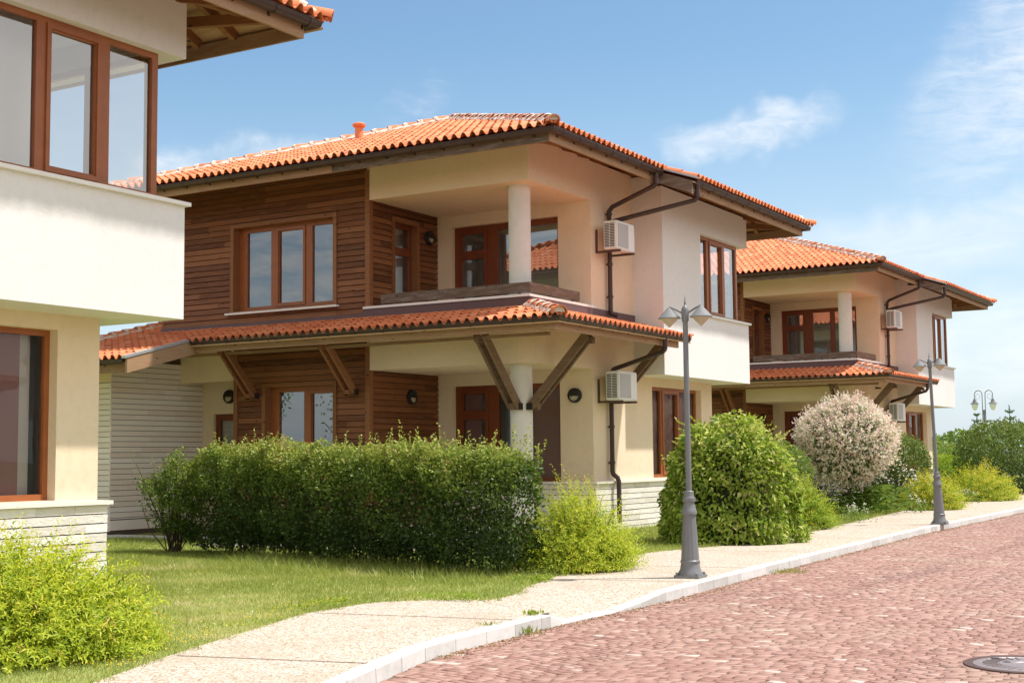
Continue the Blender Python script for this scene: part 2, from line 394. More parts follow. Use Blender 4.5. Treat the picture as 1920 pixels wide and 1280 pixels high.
def gutter_run(mb, pts, zt, r=.070):
    """half round gutter following horizontal polyline of (x,y), outward = right hand side of travel"""
    P = [Vector((x, y, 0)) for x, y in pts]; n = len(P)
    prof = [(-r, 0)] + [(-r * math.cos(PI * k / 8), -r * math.sin(PI * k / 8) * 1.05) for k in range(1, 8)] + [(r, 0), (r + .012, .006), (r + .012, .014), (r - .006, .014), (r - .010, -.004)] + [(r * .86 * math.cos(PI * k / 8), -r * .86 * math.sin(PI * k / 8)) for k in range(1, 8)] + [(-r * .88, 0)]
    m = len(prof); vs = []
    for i in range(n):
        d0 = (P[i] - P[i-1]).normalized() if i else None; d1 = (P[i+1] - P[i]).normalized() if i < n - 1 else None
        d0 = d0 or d1; d1 = d1 or d0
        n0 = Vector((d0.y, -d0.x, 0)); n1 = Vector((d1.y, -d1.x, 0)); b = (n0 + n1); b = b / max(1e-6, b.dot(n0))
        for (q, z) in prof: vs.append(P[i] + b * q + Vector((0, 0, zt + z)))
    fs = [(i*m+k, i*m+(k+1) % m, (i+1)*m+(k+1) % m, (i+1)*m+k) for i in range(n-1) for k in range(m)]
    fs += [tuple(range(9))[::-1], tuple((n-1)*m + k for k in range(9))]
    mb.add(vs, fs)
    for i in range(n - 1):          # straps
        L = (P[i+1] - P[i]).length; d = (P[i+1] - P[i]).normalized(); nn = Vector((d.y, -d.x, 0)); k = .3
        while k < L:
            c = P[i] + d * k
            for a, b in zip(range(8), range(1, 9)):
                pa, pb = [c + nn * (-(r + .008) * math.cos(PI * q / 8)) + Vector((0, 0, zt - (r + .008) * math.sin(PI * q / 8) * 1.05)) for q in (a, b)]
                mb.add([pa - d * .018, pa + d * .018, pb + d * .018, pb - d * .018], [(0, 1, 2, 3)])
            mb.beam(c + nn * (-r - .02) + Vector((0, 0, zt - .03)), c + nn * (-r) + Vector((0, 0, zt - .1)), .03, .012)
            k += .62

# ------------------------------------------------------------------ windows, doors
def opening(parent, name, ax, c, sg, u0, u1, z0, z1, panes, mk='frame', sashes=(), blinds=(), blind_mat='blind', depth=.07, handle=None, gl='glass'):
    """joinery leaf: solid frame with pane holes, bead round every sash, one pane mesh"""
    mb = MB(); mb.panel(ax, c, c - sg * depth, u0, u1, z0, z1, panes)
    def B(n0, n1, a, b, lo, hi, t=.5):
        n0, n1 = c + sg * n0, c + sg * n1
        if ax == 'x': mb.box(n0, n1, a, b, lo, hi, t)
        else: mb.box(a, b, n0, n1, lo, hi, t)
    for (a, b, lo, hi) in sashes:     # raised sash frame: four rails butted
        w = .055
        B(.001, .022, a, a + w, lo, hi); B(.001, .022, b - w, b, lo, hi); B(.001, .022, a + w, b - w, lo, lo + w); B(.001, .022, a + w, b - w, hi - w, hi)
        # shadow gap
    fr = mb.build(name, M[mk], parent)
    g = MB(); gc = c - sg * depth * .55
    for (a, b, lo, hi) in panes:
        g.add([(gc, a, lo), (gc, b, lo), (gc, b, hi), (gc, a, hi)] if ax == 'x' else [(a, gc, lo), (b, gc, lo), (b, gc, hi), (a, gc, hi)], [(0, 1, 2, 3)])
    g.build('pane', M[gl], fr)
    if blinds:
        bc = c - sg * (depth + .03)
        for (a, b, lo, hi) in blinds:
            q = MB()
            if ax == 'x': q.box(bc, bc - sg * .006, a, b, lo, hi)
            else: q.box(a, b, bc, bc - sg * .006, lo, hi)
            q.build('blind', M[blind_mat], fr)
    if handle:
        h = MB(); hu, hz = handle
        for n0, n1, a, b, lo, hi in ((.0, .04, hu - .012, hu + .012, hz, hz + .02), (.03, .045, hu - .012, hu + .012, hz - .12, hz + .02)):
            if ax == 'x': h.box(c + sg * n0, c + sg * n1, a, b, lo, hi)
            else: h.box(a, b, c + sg * n0, c + sg * n1, lo, hi)
        h.build('handle', M['acgrey'], fr)
    return fr
def room(mb, fl, ax, c, sg, u0, u1, z0, z1, depth):
    """plain room shell behind an opening (inner faces only)"""
    a, b = c, c - sg * depth
    def P(n, u, z): return (n, u, z) if ax == 'x' else (u, n, z)
    mb.add([P(b,u0,z0),P(b,u1,z0),P(b,u1,z1),P(b,u0,z1)], [(0,1,2,3)])
    mb.add([P(a,u0,z0),P(b,u0,z0),P(b,u0,z1),P(a,u0,z1)], [(0,1,2,3)])
    mb.add([P(a,u1,z0),P(b,u1,z0),P(b,u1,z1),P(a,u1,z1)], [(0,1,2,3)])
    mb.add([P(a,u0,z1),P(b,u0,z1),P(b,u1,z1),P(a,u1,z1)], [(0,1,2,3)])
    fl.add([P(a,u0,z0),P(b,u0,z0),P(b,u1,z0),P(a,u1,z0)], [(0,1,2,3)])
def wall_lamp(parent, p, ax, sg):
    """round bulkhead lamp: dark ring and hood, pale half globe below"""
    r = .145; mb = MB(); gl = MB(); n = 24
    def P(nn, u, z): return (p[0] + sg * nn, p[1] + u, p[2] + z) if ax == 'x' else (p[0] + u, p[1] + sg * nn, p[2] + z)
    prof = [(r, 0), (r, .05), (r * .9, .085), (r * .78, .09), (r * .76, .055)]
    vs = [P(h, q * math.cos(2*PI*k/n), q * math.sin(2*PI*k/n)) for q, h in prof for k in range(n)]
    mb.add(vs, [(j*n+k, j*n+(k+1) % n, (j+1)*n+(k+1) % n, (j+1)*n+k) for j in range(4) for k in range(n)])
    rr = r * .86                       # hood over the upper half
    vs = [P(.07 + .035 * math.cos(e), rr * math.cos(t) * q, rr * math.sin(t) * q) for q, e in ((1, 1.2), (.7, .5), (0.001, 0)) for t in [PI * k / 12 - .05 for k in range(13)]]
    mb.add(vs, [(j*13+k, j*13+k+1, (j+1)*13+k+1, (j+1)*13+k) for j in range(2) for k in range(12)])
    mb.add([P(.06, -rr, -.012), P(.06, rr, -.012), P(.115, rr * .8, -.012), P(.115, -rr * .8, -.012)], [(0, 1, 2, 3)])
    o = mb.build('wall_lamp', M['black'], parent, True)
    rr = r * .78
    vs = [P(.03 + .06 * math.cos(e), rr * math.cos(t) * q, rr * math.sin(t) * q - .014) for q, e in ((1, 1.45), (.85, .9), (.5, .4), (0.001, 0)) for t in [PI + PI * k / 12 for k in range(13)]]
    gl.add(vs, [(j*13+k, j*13+k+1, (j+1)*13+k+1, (j+1)*13+k) for j in range(3) for k in range(12)])
    gl.build('lamp_globe', M['lamp_glass'], o, True)

# ------------------------------------------------------------------ the house (local axes: x towards the street, y along the street, z up; origin at its near street corner)
def make_house(label):
    h = thing('villa', label, 'house')
    # ---- plaster walls
    w = MB()
    LW = (5.05, 7.63, .99, 2.90)                                     # lower street window
    w.panel('x', 0, -.25, 2.38, 8.24, 0, 7.2, [LW, (4.47, 8.24, 3.4, 6.6)])
    LD = (-3.23, -.72, .97, 2.90); UD = (-3.23, -.72, 4.34, 6.18)
    w.panel('y', 2.38, 2.63, -3.58, -.25, 0, 7.2, [LD, UD])
    # lower loggia slab with a rounded street corner
    rc = .42; poly = [(-3.55, 0)] + [(-rc + rc * math.sin(a), rc - rc * math.cos(a)) for a in [PI / 2 * k / 8 for k in range(9)]] + [(0, 2.38), (-3.55, 2.38)]
    w.prism(poly, 3.13, 4.12); w.prism([(-3.55, .0), (0, .0), (0, 2.38), (-3.55, 2.38)], 4.12, 4.30)
    w.prism([(-3.55, 0), (0, 0), (0, 2.38), (-3.55, 2.38)], 6.42, 7.22)
    # entrance recess, its lintel and the far walls
    ED = (-8.22, -7.32, .35, 2.42)
    w.panel('y', .72, .92, -8.55, -7.02, 0, 3.9, [ED])
    w.box(-8.55, -7.02, .06, .26, 3.06, 3.9)
    w.panel('y', .05, .27, -9.03, -3.60, 4.0, 7.2, [(-7.06, -4.42, 4.45, 6.20)])
    w.panel('y', .05, .27, -7.0, -3.60, 0, 4.0, [(-6.19, -4.42, 1.0, 2.90)])
    w.panel('x', -3.60, -3.82, .05, 2.38, 0, 7.2, [(.83, 1.63, 4.42, 6.15)])
    w.panel('x', -9.03, -8.8, .27, 8.9, 4.0, 7.2); w.panel('x', -9.03, -8.8, 1.35, 8.0, 0, 4.0)
    w.panel('x', -7.0, -6.8, .27, .72, 0, 4.0)
    w.panel('y', 8.24, 8.0, -8.8, -.25, 0, 3.3)
    w.build('wall', M['cream'], h)
    # ---- projecting white bay of the upper floor
    b = MB()
    b.panel('x', .68, .43, 4.22, 8.9, 3.08, 6.93, [(6.17, 8.9, 4.43, 6.22)])
    b.panel('y', 4.22, 4.47, 0.0, .43, 3.08, 7.16)
    b.panel('y', 8.9, 8.65, -9.03, .43, 3.08, 7.02, [(-3.2, .43, 4.43, 6.22), (-7.0, -5.4, 4.43, 6.22)])
    b.box(.0, .43, 4.47, 8.65, 3.08, 3.22); b.box(-9.03, 0, 8.24, 8.65, 3.08, 3.22)
    b.build('bay_wall', M['white'], h)
    sl = MB(); sl.box(.40, .735, 6.17, 8.955, 4.43, 4.475); sl.box(-3.3, .40, 8.58, 8.955, 4.43, 4.475)
    sl.build('bay_sill', M['coping'], h)
    # ---- plinth of split stone with its ledge
    pj = MB(); pj.panel('x', .055, -.05, 2.33, 8.29, 0, .92); pj.box(-3.55, -.05, 2.33, 2.379, 0, .92); pj.box(-8.8, -.05, 8.241, 8.29, 0, .92)
    p = pj.build('plinth', M['joint'], h)
    st = MB(); st.stone('x', .055, 1, 2.30, 8.32, 0.0, .925); st.stone('y', 2.33, -1, -3.55, .08, 0, .925); st.stone('y', 8.29, 1, -8.8, .08, 0, .925)
    st.build('plinth_stone', M['stone'], p)
    lg = MB(); lg.box(.001, .125, 2.255, 8.37, .925, .97); lg.box(-3.55, .001, 2.255, 2.379, .925, .97); lg.box(-8.8, .001, 8.241, 8.37, .925, .97)
    lg.build('plinth_ledge', M['ledge'], p)
    tf = MB(); tf.box(-3.55, .05, -.05, 2.30, 0, .16); tf.build('terrace', M['ledge'], h)
    # ---- timber cladding
    c = MB()
    WU = (-7.12, -4.36, 4.44, 6.27); WL = (-6.25, -4.36, .95, 2.97)
    c.clad('y', .045, -1, -9.03, -3.655, 4.22, 7.1, [WU]); c.clad('y', .045, -1, -6.90, -3.655, .1, 3.9, [WL])
    WS = (.76, 1.70, 4.40, 6.22)
    c.clad('x', -3.595, 1, .105, 2.37, 4.30, 6.42, [WS]); c.clad('x', -3.595, 1, .105, 2.37, .16, 3.13, [])
    cl = c.build('wood_cladding', M['clad'], h)
    bk = MB(); bk.panel('y', .0465, .0485, -9.03, -3.655, 4.22, 7.1, [WU]); bk.panel('y', .0465, .0485, -6.90, -3.655, .1, 3.9, [WL])
    bk.panel('x', -3.5965, -3.5985, .105, 2.37, 4.30, 6.42, [WS]); bk.panel('x', -3.5965, -3.5985, .105, 2.37, .16, 3.13); bk.build('cladding_backing', M['backing'], cl)
    t = MB()
    for z0, z1 in ((.1, 3.13), (4.36, 6.42)):
        t.box(-3.655, -3.545, -.005, .105, z0, z1, .5)
    t.box(-3.655, -3.551, -.005, .0495, 3.13, 3.6, .5); t.box(-3.655, -3.551, -.005, .0495, 6.42, 7.0, .5)
    t.build('corner_trim', M['trim'], cl)
    t = MB(); t.box(-7.0, -6.90, -.005, .10, .1, 3.7, .4); t.build('corner_trim', M['trim'], cl)
    t = MB(); t.box(-9.05, -8.98, .02, .12, 4.2, 6.9, .4); t.build('corner_trim', M['trim'], cl)
    def trim(ax, cc, sg, u0, u1, z0, z1, wd=.085, rev=.20, bottom=False):
        def B(n0, n1, a, bb, lo, hi):
            n0, n1 = cc + sg * n0, cc + sg * n1; tt = random.uniform(.3, .8)
            t.box(n0, n1, a, bb, lo, hi, tt) if ax == 'x' else t.box(a, bb, n0, n1, lo, hi, tt)
        B(-rev, .045, u0, u0 + wd, z0, z1); B(-rev, .045, u1 - wd, u1, z0, z1); B(-rev, .047, u0 + wd, u1 - wd, z1 - wd, z1)
        B(-rev, .02, u0 + wd, u1 - wd, z0, z0 + .03)
    for aa in (('y', .045, -1, *WU), ('y', .045, -1, *WL), ('x', -3.595, 1, *WS)):
        t = MB(); trim(*aa, **(dict(wd=.09, rev=.16) if aa[0] == 'x' else {})); t.build('window_surround', M['trim'], cl)
    # ---- stone faced garage side
    g = MB(); g.box(-10.15, -8.55, -1.83, .72, 0, 3.2); g.box(-10.12, -8.56, -1.81, -.3, 3.2, 3.50); g.box(-10.12, -8.56, -.3, .9, 3.2, 3.90)
    go = g.build('garage_wall', M['joint'], h)
    gs = MB(); gs.stone('x', -8.55, 1, -1.85, .72, .30, 3.45, .1075, .011, .026, (.5, 1.6)); gs.stone('y', -1.83, -1, -10.15, -8.525, .07, 3.0, .1075, .011, .026)
    gs.box(-8.55, -8.515, -1.85, .72, .09, .285, .6)
    gs.build('stone_cladding', M['stone_beige'], go)
    gp = MB(); gp.box(-10.16, -8.54, -1.865, -1.831, 3.01, 3.5); gp.build('plaster_band', M['cream'], go)
    # ---- column
    cm = MB(); cm.lathe([(.205, .16), (.205, 3.13)], (-.46, .46, 0), 32); cm.build('column', M['concrete'], h, True)
    cm = MB(); cm.lathe([(.205, 4.30), (.205, 6.42)], (-.46, .46, 0), 32); cm.build('column', M['concrete'], h, True)
    # ---- balcony coping, flashing, plank rail
    cp = MB(); cp.box(-3.66, .05, -.07, .12, 4.305, 4.35); cp.box(-.12, .05, .12, 2.50, 4.305, 4.35)
    cpo = cp.build('balcony_coping', M['coping'], h)
    fl = MB(); fl.box(-9.03, -3.66, -.035, .02, 4.02, 4.22); fl.box(-3.66, .035, -.045, -.003, 4.02, 4.304); fl.box(.003, .045, -.003, 4.21, 4.02, 4.304)
    fl.build('flashing', M['flash'], cpo)
    rl = MB(); rl.box(-3.27, .015, -.02, .03, 4.385, 4.565, .3); rl.box(-.035, .015, .031, 1.88, 4.385, 4.565, .6)
    ro = rl.build('plank_rail', M['beam_grey'], h)
    for bx_ in [(x, x + .04, .031, .06) for x in (-3.1, -2.1, -1.1, -.25)] + [(-.075, -.036, y, y + .04) for y in (.8, 1.7)]:
        rp = MB(); rp.box(*bx_, 4.351, 4.55); rp.build('rail_post', M['bracket_metal'], ro)
    # ---- joinery
    fu = MB(); ff = MB()
    o = opening(h, 'street_window', 'x', -.13, 1, *LW, [(5.12, 5.72, 1.06, 2.83), (5.87, 6.56, 1.12, 2.77), (6.71, 7.56, 1.06, 2.83)], sashes=[(5.80, 6.63, 1.05, 2.84)],
                blinds=[(5.07, 7.30, 1.0, 2.9)], mk='frame', gl='glass_street')
    q = MB(); q.box(-.33, -.335, 7.33, 7.52, 1.0, 2.9); q.build('curtain', M['curtain'], o)
    opening(h, 'bay_window', 'x', .55, 1, 6.17, 8.57, 4.475, 6.22, [(6.24, 6.80, 4.54, 6.15), (7.00, 7.62, 4.60, 6.09), (7.83, 8.48, 4.54, 6.15)], sashes=[(6.93, 7.69, 4.53, 6.16)])
    opening(h, 'bay_window', 'y', 8.57, 1, -3.2, .479, 4.475, 6.22, [(-3.13, -1.86, 4.54, 6.15), (-1.74, -.62, 4.54, 6.15), (-.50, .40, 4.54, 6.15)])
    opening(h, 'bay_window', 'y', 8.78, 1, -7.0, -5.4, 4.43, 6.22, [(-6.93, -6.25, 4.5, 6.15), (-6.15, -5.47, 4.5, 6.15)])
    opening(h, 'wood_framed_window', 'y', .20, -1, -7.035, -4.445, 4.465, 6.185, [(-6.83, -6.19, 4.56, 6.10), (-5.98, -5.36, 4.60, 6.06), (-5.12, -4.53, 4.56, 6.10)], sashes=[(-6.05, -5.29, 4.53, 6.13)], mk='frame', gl='glass_coated')
    q = MB(); q.box(-7.2, -4.3, -.07, .02, 4.40, 4.438); q.build('window_sill', M['coping'], h)
    opening(h, 'wood_framed_window', 'y', .20, -1, -6.165, -4.445, 1.04, 2.885, [(-5.96, -5.32, 1.12, 2.79), (-5.12, -4.54, 1.16, 2.74)], sashes=[(-5.19, -4.47, 1.09, 2.80)], mk='frame', gl='glass_coated')
    opening(h, 'side_window', 'x', -3.70, 1, .85, 1.61, 4.43, 6.13, [(.93, 1.53, 5.66, 6.05), (.93, 1.53, 4.55, 5.50)], mk='frame_dark')
    for z0, nm, bl in ((4.30, 'balcony_door', None), (.97, 'terrace_door', 1)):
        z1 = 6.18 if bl is None else 2.90; dz = z1 - 6.18
        pn = [(-3.05, -2.52, 5.68 + dz, 6.02 + dz), (-3.05, -2.52, max(4.42 + dz, z0 + .1), 5.50 + dz), (-2.19, -1.62, z0 + .08, 6.06 + dz), (-1.47, -.80, z0 + .08, 6.06 + dz)]
        opening(h, nm, 'y', 2.50, -1, -3.23, -.72, z0, z1, pn, 'frame_dark', sashes=[(-3.13, -2.44, 5.60 + dz, 6.10 + dz), (-3.13, -2.44, pn[1][2] - .08, 5.58 + dz)],
                blinds=[(-3.2, -2.66, z0, z1), (-1.46, -.72, z0, z1)] if bl else (), gl='glass_street' if bl else 'glass')
    opening(h, 'entrance_door', 'y', .80, -1, *ED, [(-8.10, -7.44, .5, 2.28)], 'frame_dark', blinds=[(-8.15, -7.4, .4, 2.36)], blind_mat='acgrey')
    room(fu, ff, 'x', -.25, 1, 4.3, 7.9, .7, 3.05, 3.2); room(fu, ff, 'y', 2.63, -1, -3.5, -.5, .8, 3.0, 1.6); room(fu, ff, 'y', 2.63, -1, -3.5, -.4, 4.28, 6.4, 1.75)
    room(fu, ff, 'y', .275, -1, -8.5, -4.0, 3.6, 6.4, 3.4); room(fu, ff, 'y', .275, -1, -6.7, -3.9, .6, 3.0, 2.6)
    # corner room behind the bay windows: glazed on two sides
    for P in ([(-3.4,4.5,3.5),(-3.4,8.6,3.5),(-3.4,8.6,6.6),(-3.4,4.5,6.6)], [(-3.4,4.5,3.5),(.42,4.5,3.5),(.42,4.5,6.6),(-3.4,4.5,6.6)], [(-3.4,4.5,6.6),(.42,4.5,6.6),(.42,8.64,6.6),(-3.4,8.64,6.6)]): fu.add(P, [(0,1,2,3)])
    fu.box(-.35, .02, 4.5, 7.30, 3.501, 6.599)
    ff.add([(-3.4,4.5,3.5),(.42,4.5,3.5),(.42,8.64,3.5),(-3.4,8.64,3.5)], [(0,1,2,3)])
    fu.build('inner_wall', M['inside'], h); ff.build('inner_floor', M['floor_in'], h)
    wall_lamp(h, (-.38, 2.379, 2.63), 'y', -1); wall_lamp(h, (-3.575, 1.39, 2.66), 'x', 1); wall_lamp(h, (-3.575, 2.04, 5.95), 'x', 1); wall_lamp(h, (-7.75, .719, 2.78), 'y', -1)
    sp = MB(); sp.box(.001, .05, 1.78, 1.84, 3.50, 3.56); sp.tube([(.05, 1.81, 3.53), (.16, 1.81, 3.52)], .022, 8); sp.build('spotlight', M['black'], h)
    # ---- main roof
    zt = 7.02; p = .349; ct = 1 / math.sqrt(1 + p * p); stn = p * ct
    ex = 1.20; ey = -1.20; ex2 = 1.86; eyb = 10.1; lxl = -10.8
    pk = Vector((-4.81, 4.81, zt + p * 6.01)); zb = zt - p * (ex2 - ex); pb = (pk.z - zb) / (eyb - pk.y); cb = 1 / math.sqrt(1 + pb * pb)
    T = MB()
    hipA = (Vector((ex, ey, 0)), Vector((pk.x, pk.y, 0)))
    def vplane(a, b, keep):      # vertical plane through a,b whose outside is away from point keep
        d = Vector((b[0] - a[0], b[1] - a[1], 0)); n = Vector((d.y, -d.x, 0)).normalized()
        if n.dot(Vector((keep[0] - a[0], keep[1] - a[1], 0))) > 0: n = -n
        return (Vector((a[0], a[1], 0)), n)
    ceB = (ex2, eyb)
    add_sheet(T, tile_sheet((ex, ey, zt), (-1, 0, 0), (0, ct, stn), 64, 18, [vplane((ex, ey), pk, (-4, 0)), vplane((lxl, ey), pk, (-4, 0))]))
    e2 = MB()
    add_sheet(e2, tile_sheet((ex2, ey + 4.4, zb), (0, 1, 0), (-ct, 0, stn), 37, 20, [vplane((ex, ey), pk, (1, 5)), vplane(ceB, pk, (1, 5))]))
    add_sheet(e2, tile_sheet((ex, ey, zt), (0, 1, 0), (-ct, 0, stn), 24, 18, [vplane((ex, ey), pk, (1, 5)), ((0, ey + 4.4, 0), (0, 1, 0))]))
    add_sheet(T, tile_sheet((ex2, eyb, zb), (-1, 0, 0), (0, -cb, pb * cb), 67, 17, [vplane(ceB, pk, (-4, 9)), vplane((lxl, eyb), pk, (-4, 9))]))
    add_sheet(T, tile_sheet((lxl, ey, zt), (0, 1, 0), (ct, 0, stn), 60, 18, [vplane((lxl, ey), pk, (-9, 5)), vplane((lxl, eyb), pk, (-9, 5))]))
    T.v += []; add_sheet(T, (e2.v, e2.f, e2.t))
    # deck (soffit boards) under the tiles
    D = MB(); dz = -.075
    def Z(x, y): return min(zt + p * (y - ey), zt + p * (ex - x), zt + p * (x - lxl), zb + pb * (eyb - y)) + dz
    yb = ey + 4.4
    def face(pts, thick=.03):
        n = len(pts); top = [Vector(q) for q in pts]; bot = [q - Vector((0, 0, thick)) for q in top]
        D.add(top + bot, [tuple(range(n)), tuple(range(n, 2*n))[::-1]] + [(i, n + i, n + (i+1) % n, (i+1) % n) for i in range(n)], .5)
    pkd = (pk.x, pk.y, pk.z + dz)
    face([(ex-.03, ey+.03, zt+dz+.01), pkd, (lxl, ey+.03, zt+dz+.01)])
    face([(ex-.03, ey+.03, zt+dz+.01), (ex-.03, yb, zt+dz+.01), (ex2-.03, yb, zb+dz+.01), (ex2-.03, eyb-.03, zb+dz+.01), pkd])
    face([(ex2-.03, eyb-.03, zb+dz+.01), (lxl, eyb-.03, zb+dz+.01), pkd]); face([(lxl, eyb, zb+dz), (lxl, ey, zt+dz), pkd])
    rf = D.build('roof', M['soffit'], h)
    T.build('roof_tiles', M['tile'], rf, True)
    for lowp in ((ex + .02, ey - .02, zt + .035), (lxl, ey, zt + .03), (ex2 + .02, eyb + .02, zb + .035)):
        ht = MB(); mo = MB(); hip_run(ht, mo, lowp, pk + Vector((0, 0, .06)))
        ht.build('ridge_tiles', M['tile'], rf, True); mo.build('ridge_mortar', M['mortar'], rf)
    fa = MB()
    fz0, fz1 = 6.775, 6.955
    fa.box(-7.0, 1.035, -1.07, -1.03, fz0, fz1, .35); fa.box(-3.6, 1.035, -1.072, -1.0715, fz0, fz1, .1); fa.box(lxl + .15, -7.0, -1.07, -1.03, fz0, fz1, .6)
    fa.box(1.03, 1.07, -1.07, yb - .02, fz0 + .001, fz1, .75)
    f2z1 = fz1 - p * .63; f2z0 = f2z1 - .185
    fa.box(1.66, 1.70, yb + .05, 9.86, f2z0, f2z1, .8); fa.box(lxl, 1.66, 9.82, 9.86, f2z0 + .002, f2z1, .2)
    fa.build('fascia', M['beam'], rf)
    fg = MB(); fg.box(-3.62, 1.036, -1.0745, -1.0705, fz0 - .001, fz1 - .06, .3); fg.build('weathered_fascia', M['beam_grey'], rf)
    # sloping end board between the two eaves and its zinc capping
    eb = MB(); a0 = (1.02, yb, 6.955); a1 = (1.80, yb, 6.955 - .78 * p)
    vs = [(x, y, z + d) for y in (yb - .02, yb + .045) for x, z, d in ((a0[0], a0[2], .06), (a1[0], a1[2], .06), (a1[0], a1[2], -.20), (a0[0], a0[2], -.16))]
    eb.add(vs, [(0,1,2,3), (7,6,5,4), (0,4,5,1), (1,5,6,2), (2,6,7,3), (3,7,4,0)], .4); eb.build('barge_board', M['beam_grey'], rf)
    zc = MB(); zc.beam((1.04, yb + .01, 7.085), (1.92, yb + .01, 7.085 - .88 * p), .10, .035); zc.build('verge_flashing', M['zinc'], rf)
    # rafters: every one its own piece
    def raf(a, b, w=.08):
        m_ = MB(); m_.beam(a, b, w, .13, (0, 0, 1), .3); m_.build('rafter', M['trim'], rf)
    y = -.55
    while y < 9.4:
        x1 = 1.02 if y < yb else 1.65
        if y < yb - .1 or y > yb + .1: raf((-.3, y, Z(-.3, y) - .10), (x1, y, Z(x1, min(max(y, 0), 8)) - .10))
        y += .62
    x = -9.3
    while x < .9:
        raf((x, .3, Z(x, .3) - .10 if x > -9 else 7.35), (x, -1.02, zt + dz - .03))
        raf((x, 8.6, zb + pb * 1.5 + dz - .10), (x, 9.81, zb + pb * .29 + dz - .10)); x += .62
    raf((.3, 8.5, Z(.3, 8.5) - .12), (1.64, 9.80, Z(1.64, 9.8) - .12), .09); raf((-.2, .2, Z(-.2, .2) - .12), (1.0, -1.0, Z(1, -1) - .12), .09)
    gm = MB(); gr = .075
    gutter_run(gm, [(lxl + .1, -1.07 - gr - .01), (1.07 + gr + .01, -1.07 - gr - .01), (1.07 + gr + .01, yb - .05)], 6.975, gr)
    gutter_run(gm, [(1.70 + gr + .01, yb + .12), (1.70 + gr + .01, 9.86 + gr + .01), (lxl + .1, 9.86 + gr + .01)], f2z1 + .02, gr)
    gm.build('gutter', M['gutter'], rf, True)
    ve = MB(); ve.lathe([(.12, -.1), (.105, .0), (.092, .06), (.088, .32), (.14, .345), (.15, .39), (.12, .42), (.05, .43)], (-6.05, 2.95, 8.45), 20); ve.build('roof_vent', M['tile'], rf, True)
    # ---- canopy roof over the ground floor
    q = .25; cq = 1 / math.sqrt(1 + q * q); zc0 = 3.755; e = 1.34; yg = -2.98; zg = zc0 - q * (-e - yg)
    K = MB(); inn = 3.0
    add_sheet(K, tile_sheet((e, -e, zc0), (-1, 0, 0), (0, cq, q * cq), 50, 4, [vplane((e, -e), (0, 0), (-4, 0)), ((-6.98, 0, 0), (-1, 0, 0)), ((0, -.02, 0), (0, 1, 0))]))
    add_sheet(K, tile_sheet((e, -e, zc0), (0, 1, 0), (-cq, 0, q * cq), 30, 4, [vplane((e, -e), (0, 0), (0, 3)), ((0, 4.08, 0), (0, 1, 0)), ((.02, 0, 0), (-1, 0, 0))]))
    add_sheet(K, tile_sheet((-6.98 - .0, yg, zg), (-1, 0, 0), (0, cq, q * cq), 20, 9, [((-10.5, 0, 0), (-1, 0, 0)), ((0, -.02, 0), (0, 1, 0))]))
    add_sheet(K, tile_sheet((-9.06, yg, zg), (-1, 0, 0), (0, cq, q * cq), 9, 14, [((-10.5, 0, 0), (-1, 0, 0)), ((0, .0, 0), (0, -1, 0))]))
    C = MB(); D = C
    def cz(t): return zc0 + q * (t + e) - .07
    face([(e - .02, -e + .02, zc0 - .065), (0, -.03, cz(0)), (-6.98, -.03, cz(0)), (-6.98, -e + .02, zc0 - .065)])
    face([(e - .02, -e + .02, zc0 - .065), (e - .02, 4.08, zc0 - .065), (.03, 4.08, cz(0)), (.03, -.03, cz(0))])
    face([(-6.98, yg + .02, zg - .065), (-6.98, -.03, cz(0)), (-10.45, -.03, cz(0)), (-10.45, yg + .02, zg - .065)]); face([(-9.06, -.02, cz(0)), (-9.06, 1.9, cz(1.9)), (-10.45, 1.9, cz(1.9)), (-10.45, -.02, cz(0))])
    cr = C.build('canopy_roof', M['soffit'], h)
    K.build('canopy_tiles', M['tile'], cr, True)
    for pa, pb_, r_ in (((e + .03, -e - .03, zc0 + .035), (.08, -.08, cz(0) + .11), .115), ((-10.45, yg, zg + .06), (-10.20, 1.9, cz(1.9) + .12), .10)):
        ht = MB(); mo = MB(); hip_run(ht, mo, pa, pb_, r=r_, step=.37)
        ht.build('ridge_tiles', M['tile'], cr, True); mo.build('ridge_mortar', M['mortar'], cr)
    fa = MB(); fa.box(-6.93, 1.17, -1.21, -1.165, 3.555, 3.745, .45); fa.box(1.165, 1.21, -1.21, 3.74, 3.556, 3.745, .75); fa.box(-3.0, 1.17, -1.2125, -1.2105, 3.555, 3.745, .6)
    fa.box(-10.4, -6.98, yg + .13, yg + .17, zg - .245, zg - .06, .4)
    fa.box(-8.0, .9, -.95, -.85, 3.50, 3.555, .2)
    fa.build('canopy_fascia', M['beam'], cr)
    bb = MB(); xb = -6.97
    vs = [(x, y, z) for x in (xb, xb + .055) for y, z in ((yg + .02, zg + .0), (-1.10, zg + q * (-1.10 - yg)), (-1.10, zg + q * (-1.10 - yg) - .27), (yg + .02, zg - .27))]
    bb.add(vs, [(0,1,2,3), (7,6,5,4), (0,4,5,1), (1,5,6,2), (2,6,7,3), (3,7,4,0)], .8); bb.build('barge_board', M['beam'], cr)
    zc = MB(); zc.beam((xb + .02, yg - .05, zg + .02), (xb + .02, -1.05, zg + q * (-1.05 - yg) + .035), .10, .05); zc.build('verge_flashing', M['zinc'], cr)
    gm = MB()
    gutter_run(gm, [(-6.90, -1.21 - gr - .01), (1.21 + gr + .01, -1.21 - gr - .01), (1.21 + gr + .01, 4.02)], 3.765, gr)
    gutter_run(gm, [(-10.4, yg + .12 - gr), (-7.0, yg + .12 - gr)], zg - .02, gr); gm.build('gutter', M['gutter'], cr, True)
